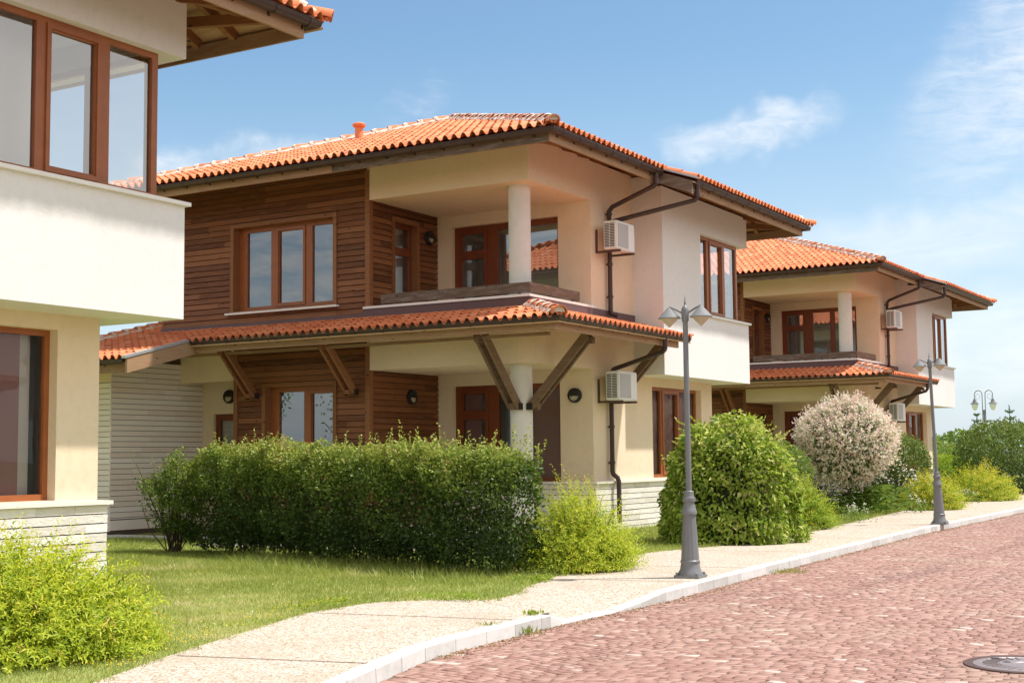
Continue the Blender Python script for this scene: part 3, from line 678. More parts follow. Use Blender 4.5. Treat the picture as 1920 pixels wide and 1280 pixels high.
    # ---- timber struts under the canopy (pair of planks, block at the foot, tie at the head)
    def strut(kind, at, foot):
        sm = MB(); top = 1.02
        for off in (-.085, .085):
            a = (at + off, -foot, 2.36) if kind == 'y' else (foot, at + off, 2.36); bq = (at + off, -top + .08, 3.60) if kind == 'y' else (top - .08, at + off, 3.60)
            sm.beam(a, bq, .055, .15, tint=random.uniform(.2, .7))
        lo, hi = foot - .12, foot + .13
        if kind == 'y':
            sm.box(at - .055, at + .055, -hi, -lo, 2.30, 2.42, .3); sm.box(at - .05, at + .05, -top - .02, -top + .24, 3.44, 3.555, .3)
        else:
            sm.box(lo, hi, at - .055, at + .055, 2.30, 2.42, .3); sm.box(top - .24, top + .02, at - .05, at + .05, 3.44, 3.555, .3)
        return sm
    def build_strut(kind, at, foot, lift=0.0, m='trim'):
        sm = strut(kind, at, foot)
        if lift: sm.v = [(x, y, z + lift * (3.6 - z) / 1.24) for x, y, z in sm.v]
        o = sm.build('canopy_strut', M[m], h)
        for off in (-.125, .125):
            pl = MB()
            if kind == 'y': pl.box(at + off - .012, at + off + .012, -foot - .05, -foot + .06, 2.30 + lift, 2.42 + lift)
            else: pl.box(foot - .06, foot + .05, at + off - .012, at + off + .012, 2.30 + lift, 2.42 + lift)
            pl.build('strut_plate', M['black'], o)
    build_strut('y', -6.42, .10, .36); build_strut('y', -3.92, .10, .36); build_strut('y', -.46, -.22, 0, 'beam_dark'); build_strut('x', .46, -.22, 0, 'beam_dark'); build_strut('x', 3.5, .10, .36, 'beam_dark')
    # ---- rain pipes
    pr = .047
    d = MB(); d.tube([(1.155, 2.95, 6.92), (1.155, 2.95, 6.72), (1.10, 2.955, 6.665), (.16, 3.02, 6.36), (.085, 3.03, 6.28), (.085, 3.03, 4.32), (.10, 3.04, 4.24), (.20, 3.10, 4.20)], pr, 12)
    d.tube([(1.785, yb + .28, 6.70), (1.785, yb + .28, 6.46), (1.73, yb + .275, 6.40), (.20, 3.08, 6.09), (.085, 3.03, 6.02)], pr, 12)
    for z in (6.2, 5.2, 4.55): d.lathe([(pr + .012, 0), (pr + .012, .05)], (.085, 3.03, z), 12); d.box(.001, .085, 3.02, 3.04, z + .01, z + .035)
    d.lathe([(pr + .014, 0), (pr + .014, .1)], (1.155, 2.95, 6.70), 12); d.lathe([(pr + .014, 0), (pr + .014, .1)], (1.785, yb + .28, 6.46), 12)
    d.build('drainpipe', M['gutter'], h, True)
    d = MB(); d.tube([(1.295, 2.92, 3.72), (1.295, 2.92, 3.50), (1.24, 2.925, 3.43), (.16, 2.99, 3.15), (.085, 3.0, 3.06), (.085, 3.0, 1.16), (.10, 3.01, 1.10), (.17, 3.05, 1.03), (.19, 3.06, .96), (.19, 3.06, .15)], pr, 12)
    for z in (2.9, 2.0, 1.3): d.lathe([(pr + .012, 0), (pr + .012, .05)], (.085, 3.0, z), 12); d.box(.001, .085, 2.99, 3.01, z + .01, z + .035)
    d.build('drainpipe', M['gutter'], h, True)
    return h
M['beam_dark'] = m_wood('dark_strut_wood', (.085, .050, .030), (.19, .115, .070), (.32, .21, .135), .75, 36, (.27, .21, .16), .4)

HX, HY = -12.24, 21.02
villa = make_house('cream and timber villa with orange tiled roofs, whole, behind the clipped hedge'); villa.location = (HX, HY, 0)
v1 = copy_tree(villa); v1.location = (HX - .067, HY - 18.086, .03); v1['label'] = 'nearest villa, cut by the left picture edge, showing only its white bay and stone plinth'
v3 = copy_tree(villa); v3.location = (HX + .036, HY + 19.341, -.059); v3.rotation_euler = (0, 0, math.radians(-.547)); v3['label'] = 'farthest of the timber and cream villas, standing behind the pale pink ball tree'
for v in (villa, v1, v3): v['group'] = 'villas in a row along the street'
for k in range(4):      # the row across the street, seen only as reflections in the panes
    vo = copy_tree(villa); vo.location = (9.6 + .1 * k, 26 + 19.0 * k, 0); vo.rotation_euler = (0, 0, PI); vo['label'] = 'villa across the street that shows only as a reflection in window panes'; vo['group'] = 'villas across the street'

# ------------------------------------------------------------------ air conditioners (bolted on their own brackets)
def make_ac(label):
    a = thing('air_conditioner', label, 'air conditioner', group='outdoor air conditioner units on the villas')
    L, Dp, Hh = .80, .285, .56
    b = bmesh.new(); bmesh.ops.create_cube(b, size=1); bmesh.ops.scale(b, vec=(Dp, L, Hh), verts=b.verts); bmesh.ops.bevel(b, geom=b.edges[:], offset=.018, segments=2, affect='EDGES')
    mb = MB(); b.verts.index_update(); mb.add([v.co + Vector((.22 + Dp / 2, L / 2, Hh / 2)) for v in b.verts], [tuple(v.index for v in f.verts) for f in b.faces]); b.free()
    mb.build('casing', M['ac'], a)
    g = MB(); g.box(.22 + Dp, .22 + Dp + .012, .06, .50, .05, Hh - .05)
    g.build('fan_grille', M['acgrey'], a)
    s = MB()
    for k in range(15):
        z = .05 + k * .031
        s.box(.245, .345, -.003, .004, z, z + .018); s.box(.36, .46, -.003, .004, z, z + .018)
    s.build('side_vent', M['black'], a)
    for y in (.08, .68):
        k = MB(); k.box(.001, .54, y, y + .04, -.045, -.005); k.box(.001, .035, y, y + .04, -.005, .42); k.build('wall_bracket', M['bracket_metal'], a)
    return a
ac = make_ac('white air conditioner on the upper wall of the middle villa'); ac.location = (HX, HY + 2.50, 5.44)
def ac_copy(x, y, z, rz, label):
    c = copy_tree(ac); c.location = (x, y, z); c.rotation_euler = (0, 0, rz); c['label'] = label; return c
ac_copy(HX, HY + 2.50, 2.52, 0, 'white air conditioner under the canopy of the middle villa, above a drainpipe')
ac_copy(v3.location.x, v3.location.y + 2.50, 5.38, v3.rotation_euler.z, 'small white air conditioner on the upper wall of the farthest villa')
ac_copy(v3.location.x, v3.location.y + 2.50, 2.46, v3.rotation_euler.z, 'white air conditioner half hidden behind the pale pink ball tree')

# ------------------------------------------------------------------ ground, road, kerb, pavement
def lerp_tab(tab, y):
    t = np.array(tab, dtype=float); return np.interp(y, t[:, 1], t[:, 0])
KERB = [(-4.6, 4.0), (-5.75, 7.1), (-6.30, 9.0), (-6.42, 11.0), (-6.40, 13.6), (-6.56, 16), (-6.78, 20), (-7.10, 27), (-7.2, 35), (-7.3, 50), (-7.4, 90)]     # inner kerb line
LAWN = [(-6.2, 4.0), (-7.09, 6.55), (-7.4, 7.3), (-7.66, 8.0), (-8.07, 9.26), (-8.39, 10.2), (-8.42, 11.3), (-8.15, 11.7), (-7.45, 11.9), (-7.50, 12.6), (-7.85, 13.5), (-8.2, 14.75), (-8.35, 15.6), (-8.85, 18.2), (-8.93, 19.3), (-8.55, 20.4), (-8.45, 22), (-8.5, 25), (-9.3, 33), (-10.1, 42), (-9.9, 50), (-9.8, 90)]
RZ = -.11
def XK(y): return lerp_tab(KERB, y)
def XL(y): return lerp_tab(LAWN, y)
def sheet(name, xs_fn, ys, nx, z_fn, m, kind='structure'):
    V = []; F = []
    for y in ys:
        a, b = xs_fn(y)
        for i in range(nx + 1):
            u = i / nx; x = a + (b - a) * u; V.append((x, y, z_fn(x, y, u)))
    n = nx + 1
    for j in range(len(ys) - 1):
        for i in range(nx): F.append((j*n+i, j*n+i+1, (j+1)*n+i+1, (j+1)*n+i))
    me = bpy.data.meshes.new(name); me.from_pydata(V, [], F); me.update(); me.materials.append(m)
    o = bpy.data.objects.new(name, me); COL.objects.link(o); o['kind'] = kind; return o
def sstep(a, b, x): t = min(1, max(0, (x - a) / (b - a))); return t * t * (3 - 2 * t)
def dip(y): return (1 if y > 11.32 else 0) * (1 - sstep(12.5, 13.7, y))

def m_pave():
    m, nt, out = mat('washed_gravel_concrete'); nb = NB(nt); v = nb.coord()
    vo = nb.n('ShaderNodeTexVoronoi'); vo.inputs['Scale'].default_value = 62; nb.l(v, vo.inputs['Vector'])
    sep = nb.n('ShaderNodeSeparateColor'); nb.l(vo.outputs['Color'], sep.inputs[0])
    c = nb.ramp(sep.outputs[0], [(0, (.24, .16, .105)), (.22, (.44, .34, .25)), (.5, (.575, .485, .39)), (.8, (.65, .585, .50)), (1, (.72, .67, .61))])
    big = nb.noise(v, .9, 5, .6); c = nb.mix(c, (.42, .34, .255), nb.math('MULTIPLY', nb.mrange(big, .48, .72), .5)); c = nb.mix(c, (.30, .235, .17), nb.math('MULTIPLY', nb.mrange(nb.noise(v, 3.7, 6, .7), .58, .78), .45))
    c = nb.mix(c, (.45, .34, .24), nb.math('MULTIPLY', nb.mrange(vo.outputs['Distance'], .45, .75), .5))
    pbr(nb, out, c, .9, nb.bump(nb.math('SUBTRACT', 1.0, vo.outputs['Distance']), .5, .006), .2); return m
def m_sett():
    m, nt, out = mat('porphyry_setts'); nb = NB(nt); v = nb.coord(); t = nb.attr()
    n = nb.noise(v, 14, 5, .65); f = nb.math('ADD', nb.math('MULTIPLY', t, .8), nb.math('MULTIPLY', n, .25))
    c = nb.ramp(f, [(.05, (.21, .105, .085)), (.35, (.345, .190, .150)), (.70, (.43, .262, .210)), (.88, (.49, .335, .275)), (.97, (.66, .58, .50))])
    c = nb.mix(c, (.46, .35, .26), nb.math('MULTIPLY', nb.mrange(nb.noise(v, .55, 4, .6), .5, .72), .4)); c = nb.mix(c, (.20, .115, .095), nb.math('MULTIPLY', nb.mrange(nb.noise(nb.coord((1.6, .22, 1)), 1.1, 5, .6), .52, .75), .4))
    pbr(nb, out, c, .75, nb.bump(nb.math('ADD', n, nb.noise(v, 60, 3)), .4, .008), .3); return m
def m_joint():
    m, nt, out = mat('sand_joint'); nb = NB(nt); v = nb.coord()
    c = nb.ramp(nb.noise(v, 9, 5, .7), [(.3, (.10, .055, .036)), (.6, (.19, .115, .075)), (.8, (.33, .24, .15))])
    c = nb.mix(c, (.16, .19, .06), nb.mrange(nb.noise(v, 2.3, 5, .7), .62, .75)); pbr(nb, out, c, .95); return m
def m_soil():
    m, nt, out = mat('lawn_soil'); nb = NB(nt); v = nb.coord()
    c = nb.ramp(nb.noise(v, 1.3, 6, .65), [(.3, (.19, .26, .06)), (.5, (.30, .34, .10)), (.66, (.46, .41, .19)), (.8, (.55, .45, .27))])
    c = nb.mix(c, (.06, .085, .02), nb.mrange(nb.noise(v, 30, 4, .7), .5, .75)); pbr(nb, out, c, .95, nb.bump(nb.noise(v, 40, 4), .6, .02), .1); return m
def m_far():
    m, nt, out = mat('far_field'); nb = NB(nt); v = nb.coord()
    c = nb.ramp(nb.noise(v, .05, 5, .6), [(.3, (.06, .10, .025)), (.6, (.12, .16, .04)), (.8, (.22, .20, .09))]); pbr(nb, out, c, .95); return m
def m_kerb():
    m, nt, out = mat('kerb_stone'); nb = NB(nt); v = nb.coord(); t = nb.attr()
    n = nb.noise(v, 6, 6, .65); c = nb.ramp(nb.math('ADD', nb.math('MULTIPLY', t, .4), nb.math('MULTIPLY', n, .6)), [(.25, (.46, .45, .43)), (.5, (.60, .59, .565)), (.75, (.68, .67, .645))])
    c = nb.mix(c, (.42, .37, .30), nb.math('MULTIPLY', nb.mrange(nb.noise(nb.coord((3, 3, 9)), 2, 5, .7), .55, .75), .45))
    pbr(nb, out, c, .85, nb.bump(nb.noise(v, 50, 4), .3, .004), .25); return m
M['pave'] = m_pave(); M['sett'] = m_sett(); M['jointsand'] = m_joint(); M['soil'] = m_soil(); M['far'] = m_far(); M['kerb'] = m_kerb()

g = MB(); g.add([(-1500, -600, -.6), (1500, -600, -.6), (1500, 3000, -.6), (-1500, 3000, -.6)], [(0, 1, 2, 3)]); go = g.build('ground', M['far']); go['kind'] = 'structure'
ys = sorted(set([4 + .25 * i for i in range(60)] + [19 + i for i in range(72)] + [11.315, 11.325]))
sheet('lawn_ground', lambda y: (-70, XL(y) + .02), [-8, 0] + ys, 40, lambda x, y, u: -.012 + .012 * math.sin(x * 1.7) * math.sin(y * 1.3), M['soil'])
def pz(x, y, u): return -.095 * dip(y) * (u ** 1.2)
sheet('pavement', lambda y: (XL(y) - .06, XK(y) + .005), ys, 14, pz, M['pave'])
# road: one sheet of joints with every sett standing proud of it
rv = MB(); rv.add([(-9, -40, RZ - .006), (60, -40, RZ - .006), (60, 95, RZ - .006), (-9, 95, RZ - .006)], [(0, 1, 2, 3)])
rd = rv.build('road', M['jointsand']); rd['kind'] = 'structure'
def setts():
    V = []; T = []
    y = 5.2; row = 0; SEG = 2.3
    while y < 46:
        hrow = RNG.uniform(.082, .098); x = -7.4 + RNG.uniform(0, .1)
        xmax = min(2.2, -.10 * y + 2.4) if y < 20 else -1.5 - .03 * y
        xs = []
        while x < xmax:
            wd = RNG.uniform(.080, .150); xs.append((x, wd)); x += wd + RNG.uniform(.004, .009) + (RNG.random() < .25) * RNG.uniform(.004, .016)
        for (x0, wd) in xs:
            def arc(xx): ph = (xx + .3 * math.sin(y * .21)) / SEG; return .30 * abs(math.sin(PI * ph)) ** .9
            ya = y + arc(x0); yb2 = y + arc(x0 + wd); t = RNG.normal(.47, .19)
            if RNG.random() < .022: t = RNG.uniform(.9, 1.15)
            j = RNG.uniform(-.006, .006, (4, 2)); zz = RZ + RNG.uniform(-.0009, .0009) ; tl = RNG.uniform(-.0007, .0007, 2)
            x1 = x0 + wd; hh = hrow - RNG.uniform(.002, .022)
            P = [(x0, ya), (x1, yb2), (x1, yb2 + hh), (x0, ya + hh)]
            cx, cy = sum(p[0] for p in P) / 4, sum(p[1] for p in P) / 4
            if cx < XK(cy) + .13: continue
            base = []; top = []
            for k, (px, py) in enumerate(P):
                px += j[k, 0]; py += j[k, 1]
                base.append((px, py, RZ - .02)); q = .965
                top.append((cx + (px - cx) * q, cy + (py - cy) * q, zz + tl[0] * (1 if k in (1, 2) else -1) + tl[1] * (1 if k > 1 else -1)))
            mid = [(cx + (b[0] - cx) * .985, cy + (b[1] - cy) * .985, tp[2] - .002) for b, tp in zip(base, top)]
            V += base + mid + top; T += [t] * 12
        y += hrow * .93; row += 1
    V = np.array(V); n = len(V) // 12
    pat = np.array([[8,9,10,11],[4,5,9,8],[5,6,10,9],[6,7,11,10],[7,4,8,11],[0,1,5,4],[1,2,6,5],[2,3,7,6],[3,0,4,7]])
    F = (np.arange(n)[:, None, None] * 12 + pat[None]).reshape(-1, 4)
    return V, F, np.array(T)
sv, sf, stt = setts(); so = npmesh('road_surface', sv, sf, stt, M['sett']); so['kind'] = 'structure'
# kerb stones
kb = MB(); y = 4.2
def kerb_piece(a, b, za, zb):
    xa, xb = float(XK(a)), float(XK(b)); t = random.random(); g_ = .003
    a += g_; b -= g_; w = .125; ch = .014
    pr = lambda x, yy, zt: [(x, yy, -.3), (x, yy, zt), (x + w - ch, yy, zt), (x + w, yy, zt - ch), (x + w + .012, yy, -.3)]
    vs = pr(xa, a, za) + pr(xb, b, zb); n = 5
    kb.add(vs, [(k, (k+1) % n, n + (k+1) % n, n + k) for k in range(n)] + [tuple(range(n)), tuple(range(n, 2*n))[::-1]], t)
while y < 88:
    L = .52 if y < 30 else 2.0
    if 11.32 <= y < 13.6:
        if y < 12.5: kerb_piece(y, min(y + L, 12.5), -.088, -.088); y = min(y + L, 12.5)
        elif y < 13.0: kerb_piece(12.5, 13.05, -.085, -.050); y = 13.05
        else: kerb_piece(13.05, 13.62, -.050, .004); y = 13.62
    else:
        nx_ = y + L
        if y < 11.32 < nx_:
            kerb_piece(y, 11.12, .004, .004); kerb_piece(11.12, 11.36, .004, -.06); y = 11.36; continue
        kerb_piece(y, nx_, .004, .004); y = nx_
ko = kb.build('kerb', M['kerb']); ko['kind'] = 'structure'
# expansion joints in the pavement are thin sand filled grooves
pj = MB()
for y0 in (7.6, 10.3, 14.4, 16.5, 19.6, 23.2, 26.7, 30.6, 35):
    y1 = y0 + .35; a = float(XL(y0)); b = float(XK(y1)); pj.add([(a, y0, .004), (b, y1, .004), (b, y1 + .018, .004), (a, y0 + .018, .004)], [(0, 1, 2, 3)])
po = pj.build('pavement_joint', M['jointsand']); po['kind'] = 'structure'

ap = MB()
for x0, x1, y0, y1 in ((-16.9, -12.55, 17.5, 20.9), (-22.6, -16.9, 18.85, 19.4)): ap.box(x0, x1, y0, y1, -.2, .008, .5)
M['apron'] = m_simple('pale_concrete', (.74, .68, .60), .9, .12, 4, bump=.3)
ao_ = ap.build('entrance_path', M['apron']); ao_['kind'] = 'structure'
# manhole cover
mh = thing('manhole_cover', 'round worn iron manhole cover set in the red sett road', 'manhole cover', (-2.04, 10.72, RZ + .004))
mb = MB(); mb.lathe([(.45, -.02), (.45, .006), (.40, .008), (.395, .001), (.385, .001)], n=48); mb.build('rim', M['bracket_metal'], mh, True)
mb = MB(); mb.lathe([(.384, -.02), (.384, .004), (.33, .008), (.325, .004), (.20, .004), (.195, .008), (.10, .008), (.095, .004), (.001, .004)], n=48)
for k in range(28):
    a = 2 * PI * k / 28; mb.beam((.21 * math.cos(a), .21 * math.sin(a), .006), (.318 * math.cos(a), .318 * math.sin(a), .006), .012, .008)
M['iron'] = m_simple('worn_iron', (.30, .24, .225), .45, .25, 9, .3, .5, .4)
mb.build('lid', M['iron'], mh)
mb = MB()
for x, y in ((-.15, .02), (.15, -.02)): mb.lathe([(.028, .0), (.028, .0095)], (x, y, 0), 12)
mb.box(-.30, -.20, .16, .20, .0, .0095); mb.build('lifting_hole', M['black'], mh)

# ------------------------------------------------------------------ street lamps
def street_lamp(label, loc, rz=0, lean=(0, 0)):
    L = thing('street_lamp', label, 'street lamp', loc, rz, 'grey twin headed street lamps on the pavement'); L.rotation_euler = (lean[0], lean[1], rz)
    b = MB(); b.box(-.155, .155, -.155, .155, 0, .035)
    b.lathe([(.150, .035), (.146, .06), (.122, .10), (.112, .17), (.118, .18), (.118, .20), (.108, .21), (.078, .74), (.090, .75), (.092, .78), (.084, .80), (.064, .87), (.062, .90), (.078, .905), (.078, .945), (.066, .95), (.058, .97), (.058, 1.02), (.050, 1.03)], n=48, flute=(.215, .745, 12, .14))
    for x in (-.125, .125):
        for y in (-.125, .125): b.lathe([(.018, .035), (.018, .06), (.008, .066)], (x, y, 0), 8)
    b.build('base', M['lamp_metal'], L, True)
    p = MB(); p.lathe([(.036, 1.0), (.034, 2.0), (.031, 3.08)], n=20); p.build('pole', M['lamp_metal'], L, True)
    h = MB(); h.lathe([(.034, 3.06), (.043, 3.07), (.046, 3.09), (.046, 3.20), (.040, 3.225), (.028, 3.245), (.018, 3.255), (.009, 3.275), (.016, 3.29), (.008, 3.31), (.006, 3.33), (.001, 3.385)], n=12)
    for s in (-1, 1): h.tube([(s * .04, 0, 3.17), (s * .12, 0, 3.215), (s * .195, 0, 3.25), (s * .205, 0, 3.235)], .012, 8)
    h.build('head', M['lamp_metal'], L, True)
    for s in (-1, 1):
        c = (s * .203, 0, 0)
        sh = MB(); sh.lathe([(.138, 3.108), (.139, 3.114), (.016, 3.245), (.001, 3.248)], c, 28); so = sh.build('lamp_shade', M['lamp_shade'], L, True)
        d = MB(); d.lathe([(.001, 3.000), (.010, 3.004), (.112, 3.107), (.112, 3.1075)], c, 28); d.build('diffuser', M['lamp_glass'], so, True)
    return L
street_lamp('grey twin headed street lamp in front of the middle villa, beside the round clipped shrub', (-6.70, 15.25, 0), math.radians(4))
l2 = street_lamp('farther twin headed street lamp in front of the farthest villa, leaning slightly', (-7.04, 28.6, 0), math.radians(4), (0, math.radians(-1.6)))
l2.scale = (1, 1, 1.04)

T = thing('ornate_street_lamp', 'distant dark lamp with two curled arms and hanging white globes', 'street lamp', (-15.95, 75.0, 0))
p = MB(); p.lathe([(.12, 0), (.10, .8), (.05, .9), (.045, 3.45), (.07, 3.5), (.07, 3.62), (.04, 3.7)], n=14)
p.build('pole', M['lamp_metal'], T, True)
for s in (-1, 1):
    a = MB(); pts = [(s * .075, 0, 3.0), (s * .075, 0, 4.45)] + [(s * (.27 - .195 * math.cos(t)), 0, 4.50 + .22 * math.sin(t)) for t in [PI * k / 10 for k in range(11)]] + [(s * .465, 0, 4.30)]
    a.tube(pts, .022, 8); a.tube([(0, 0, 3.55), (s * .075, 0, 3.58)], .02, 6)
    a.tube([(s * (.28 + .13 * math.cos(t) * (1 - t / 14)), 0, 4.40 + .16 * math.sin(t) * (1 - t / 14)) for t in [PI * k / 8 for k in range(-4, 13)]], .008, 6)
    ao = a.build('arm', M['lamp_metal'], T, True)
    c = (s * .465, 0, 0)
    q = MB(); q.lathe([(.24, 4.02), (.23, 4.04), (.12, 4.09), (.09, 4.18), (.05, 4.28), (.001, 4.3)], c, 20); q.build('lamp_cap', M['lamp_metal'], T, True)
    q = MB(); q.lathe([(.001, 3.66), (.07, 3.68), (.14, 3.82), (.17, 3.93), (.165, 4.02)], c, 20); q.build('globe', M['globe'], T, True)

# ------------------------------------------------------------------ plants
def unit(v): return v / np.maximum(1e-9, np.linalg.norm(v, axis=-1, keepdims=True))
def leaves(name, P, D, N, L, W, tint, m, parent=None, fold=.25, droop=.15):
    """folded leaf per point: base P, direction D, face normal N"""
    n = len(P); D = unit(D); Sd = unit(np.cross(D, N)); N = np.cross(Sd, D); L = np.broadcast_to(L, n)[:, None]; W = np.broadcast_to(W, n)[:, None]
    mid = P + D * L * .45
    V = np.stack([P, mid + Sd * W * .5 + N * W * fold, P + D * L - N * L * droop, mid - Sd * W * .5 + N * W * fold], 1).reshape(-1, 3)
    i = np.arange(n)[:, None] * 4; F = np.concatenate([i + [[0, 1, 2]], i + [[0, 2, 3]]], 1).reshape(-1, 3)
    return npmesh(name, V, F, np.repeat(tint, 4), m, parent)
def rnd(n): return unit(RNG.normal(size=(n, 3)))
def lump(P, f, ph=0.0):
    return (np.sin(P[:, 0] * f + ph) * np.sin(P[:, 1] * f * 1.13 + 1.7 + ph) + np.sin(P[:, 2] * f * 1.31 + P[:, 0] * f * .4 + ph * 2) * .7 + .5 * np.sin(P[:, 0] * f * 2.3 - P[:, 1] * f * 1.9 + P[:, 2] * f * 2.1 + ph)) / 2.2
def stems(name, A, B, r, m, parent, bend=.0):
    mb = MB()
    for a, b in zip(A, B):
        a = Vector(a); b = Vector(b); md = (a + b) / 2 + Vector(RNG.normal(size=3) * bend)
        mb.tube([a, md, b], [r, r * .8, r * .5], 5, False)
    return mb.build(name, m, parent)
def shoot_bush(root, n_shoot, n_leaf, base_r, h, spread, L, W, m, stem_m, squash=(1, 1), tint_fn=None, inner=.35, tip_w=1.0, seed_l=.35):
    """many leafy shoots that rise and lean outwards from a mound"""
    th = RNG.uniform(0, 2 * PI, n_shoot); rr = np.sqrt(RNG.uniform(0, 1, n_shoot))
    bx = rr * base_r * np.cos(th) * squash[0]; by = rr * base_r * np.sin(th) * squash[1]
    ht = h * (1 - .45 * rr ** 2) * RNG.uniform(.55, 1.12, n_shoot)
    S0 = np.stack([bx * .75, by * .75, np.maximum(.0, ht - seed_l * h * RNG.uniform(.6, 2.4, n_shoot)) * .9], 1)
    d = np.stack([np.cos(th) * rr * spread + RNG.normal(0, .28, n_shoot), np.sin(th) * rr * spread + RNG.normal(0, .28, n_shoot), RNG.uniform(.45, 1.1, n_shoot) * (1.15 - .7 * rr)], 1); d = unit(d)
    ln = h * RNG.uniform(.22, .46, n_shoot)
    t = np.linspace(.08, 1, n_leaf)[None, :] + RNG.uniform(-.02, .02, (n_shoot, n_leaf))
    P = S0[:, None] + d[:, None] * (ln[:, None] * t)[..., None]; P[..., 2] -= .10 * h * (t ** 2) * (rr[:, None])
    ga = np.arange(n_leaf) * 2.4
    ax1 = unit(np.cross(d, [0.13, .2, 1.0])); ax2 = np.cross(d, ax1); ph = RNG.uniform(0, 6.28, n_shoot)
    rad = ax1[:, None] * np.cos(ga[None] + ph[:, None])[..., None] + ax2[:, None] * np.sin(ga[None] + ph[:, None])[..., None]
    D = d[:, None] * .65 + rad * .9 + RNG.normal(0, .15, P.shape)
    N = np.cross(np.cross(D, d[:, None]), D); N = unit(N) * .7 + np.array([0, 0, .6])
    sc = RNG.uniform(.7, 1.15, (n_shoot, n_leaf)) * (1.1 - .35 * t)
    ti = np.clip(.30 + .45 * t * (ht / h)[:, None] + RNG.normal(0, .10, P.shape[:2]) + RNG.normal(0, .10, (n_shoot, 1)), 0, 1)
    if tint_fn is not None: ti = tint_fn(P, t, ti, rr)
    P = P.reshape(-1, 3); ok = P[:, 2] > .02
    lo = leaves('foliage', P[ok], D.reshape(-1, 3)[ok], N.reshape(-1, 3)[ok], (sc.ravel() * L)[ok], (sc.ravel() * W)[ok], ti.ravel()[ok], m, root)
    k = min(n_shoot, 160); sel = RNG.choice(n_shoot, k, False); A = S0[sel] * np.array([.35, .35, 0]); stems('stem', [Vector(a) for a in A], [Vector(b) for b in S0[sel] + d[sel] * ln[sel, None] * .6], .006, stem_m, root, .02)
    return lo
LM = {}
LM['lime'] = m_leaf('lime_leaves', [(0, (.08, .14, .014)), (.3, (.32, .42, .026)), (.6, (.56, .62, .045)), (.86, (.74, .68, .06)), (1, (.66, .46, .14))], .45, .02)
LM['lime2'] = m_leaf('yellow_green_leaves', [(0, (.08, .15, .018)), (.35, (.24, .36, .030)), (.60, (.40, .50, .042)), (.84, (.62, .57, .055)), (1, (.72, .60, .08))], .45, .02)
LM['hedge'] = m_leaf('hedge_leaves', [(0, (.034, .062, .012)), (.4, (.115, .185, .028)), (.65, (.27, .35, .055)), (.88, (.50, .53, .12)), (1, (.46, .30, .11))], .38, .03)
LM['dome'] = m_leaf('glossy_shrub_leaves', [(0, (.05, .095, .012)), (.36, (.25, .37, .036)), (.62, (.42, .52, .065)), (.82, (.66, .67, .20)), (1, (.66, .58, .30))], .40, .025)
LM['willow'] = m_leaf('variegated_willow_leaves', [(0, (.07, .12, .025)), (.25, (.22, .30, .08)), (.42, (.62, .62, .40)), (.58, (.92, .89, .76)), (.84, (.94, .87, .78)), (1, (.92, .68, .64))], .38, .02)
LM['dark'] = m_leaf('dark_shrub_leaves', [(0, (.025, .050, .012)), (.5, (.11, .18, .034)), (.8, (.26, .33, .066)), (1, (.40, .40, .12))], .36, .03)
LM['mid'] = m_leaf('mid_green_leaves', [(0, (.04, .08, .015)), (.5, (.16, .26, .045)), (.8, (.30, .39, .075)), (1, (.45, .45, .14))], .38, .03)
LM['conifer'] = m_leaf('conifer_needles', [(0, (.03, .07, .025)), (.5, (.11, .19, .07)), (1, (.25, .34, .12))], .25, .02)
LM['grass'] = m_leaf('grass_blades', [(0, (.14, .20, .034)), (.4, (.32, .38, .075)), (.68, (.49, .49, .14)), (.86, (.64, .56, .28)), (1, (.72, .60, .37))], .40, .02)
LM['stem'] = M['bark']; LM['flower'] = m_leaf('white_petals', [(0, (.70, .70, .60)), (1, (.85, .84, .76))], .3, .02)
LM['yflower'] = m_leaf('yellow_petals', [(0, (.75, .55, .04)), (1, (.85, .65, .05))], .3, .02)
LM['dry'] = m_leaf('dry_litter', [(0, (.20, .12, .065)), (.6, (.42, .29, .16)), (1, (.58, .44, .27))], .1, .02)

def lime_tint(P, t, ti, rr):
    y = (lump(P.reshape(-1, 3), 3.3, 1.0).reshape(t.shape) > .45) & (RNG.random(t.shape) < .75)
    ti = np.where(y, ti + .22, ti); br = (RNG.random((t.shape[0], 1)) < .035) & (t > .8); return np.where(br, 1.0, ti)
b = thing('spirea_bush', 'big lime green bush in the near left corner below the stone plinth', 'bush', (-9.05, 7.20, 0))
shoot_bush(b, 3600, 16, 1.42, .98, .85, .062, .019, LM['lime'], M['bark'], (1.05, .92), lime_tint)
b.rotation_euler = (0, 0, math.radians(0))
b = thing('spirea_bush', 'bright lime bush touching the right end of the long hedge', 'bush', (-8.55, 15.75, 0))
shoot_bush(b, 2600, 14, .78, 1.18, .6, .056, .018, LM['lime'], M['bark'], (.95, 1.05), lime_tint)
b = thing('yellow_bush', 'small yellow green bush at the right foot of the round clipped shrub', 'bush', (-9.15, 26.1, 0))
shoot_bush(b, 1700, 14, .62, 1.12, .5, .062, .021, LM['lime2'], M['bark'], (1, 1), lime_tint)
b = thing('yellow_bush', 'golden bush half hidden behind the base of the farther street lamp', 'bush', (-9.1, 36.2, 0))
shoot_bush(b, 1100, 12, .80, 1.10, .6, .085, .026, LM['lime2'], M['bark'], (1, 1.2), lambda P, t, ti, rr: ti + .24)
b = thing('yellow_bush', 'wide yellow bush beside the pavement in front of the big far right shrub', 'bush', (-9.5, 43.5, 0))
shoot_bush(b, 1500, 12, 1.15, 1.2, .6, .10, .030, LM['lime2'], M['bark'], (1, 1.5), lambda P, t, ti, rr: ti + .20)

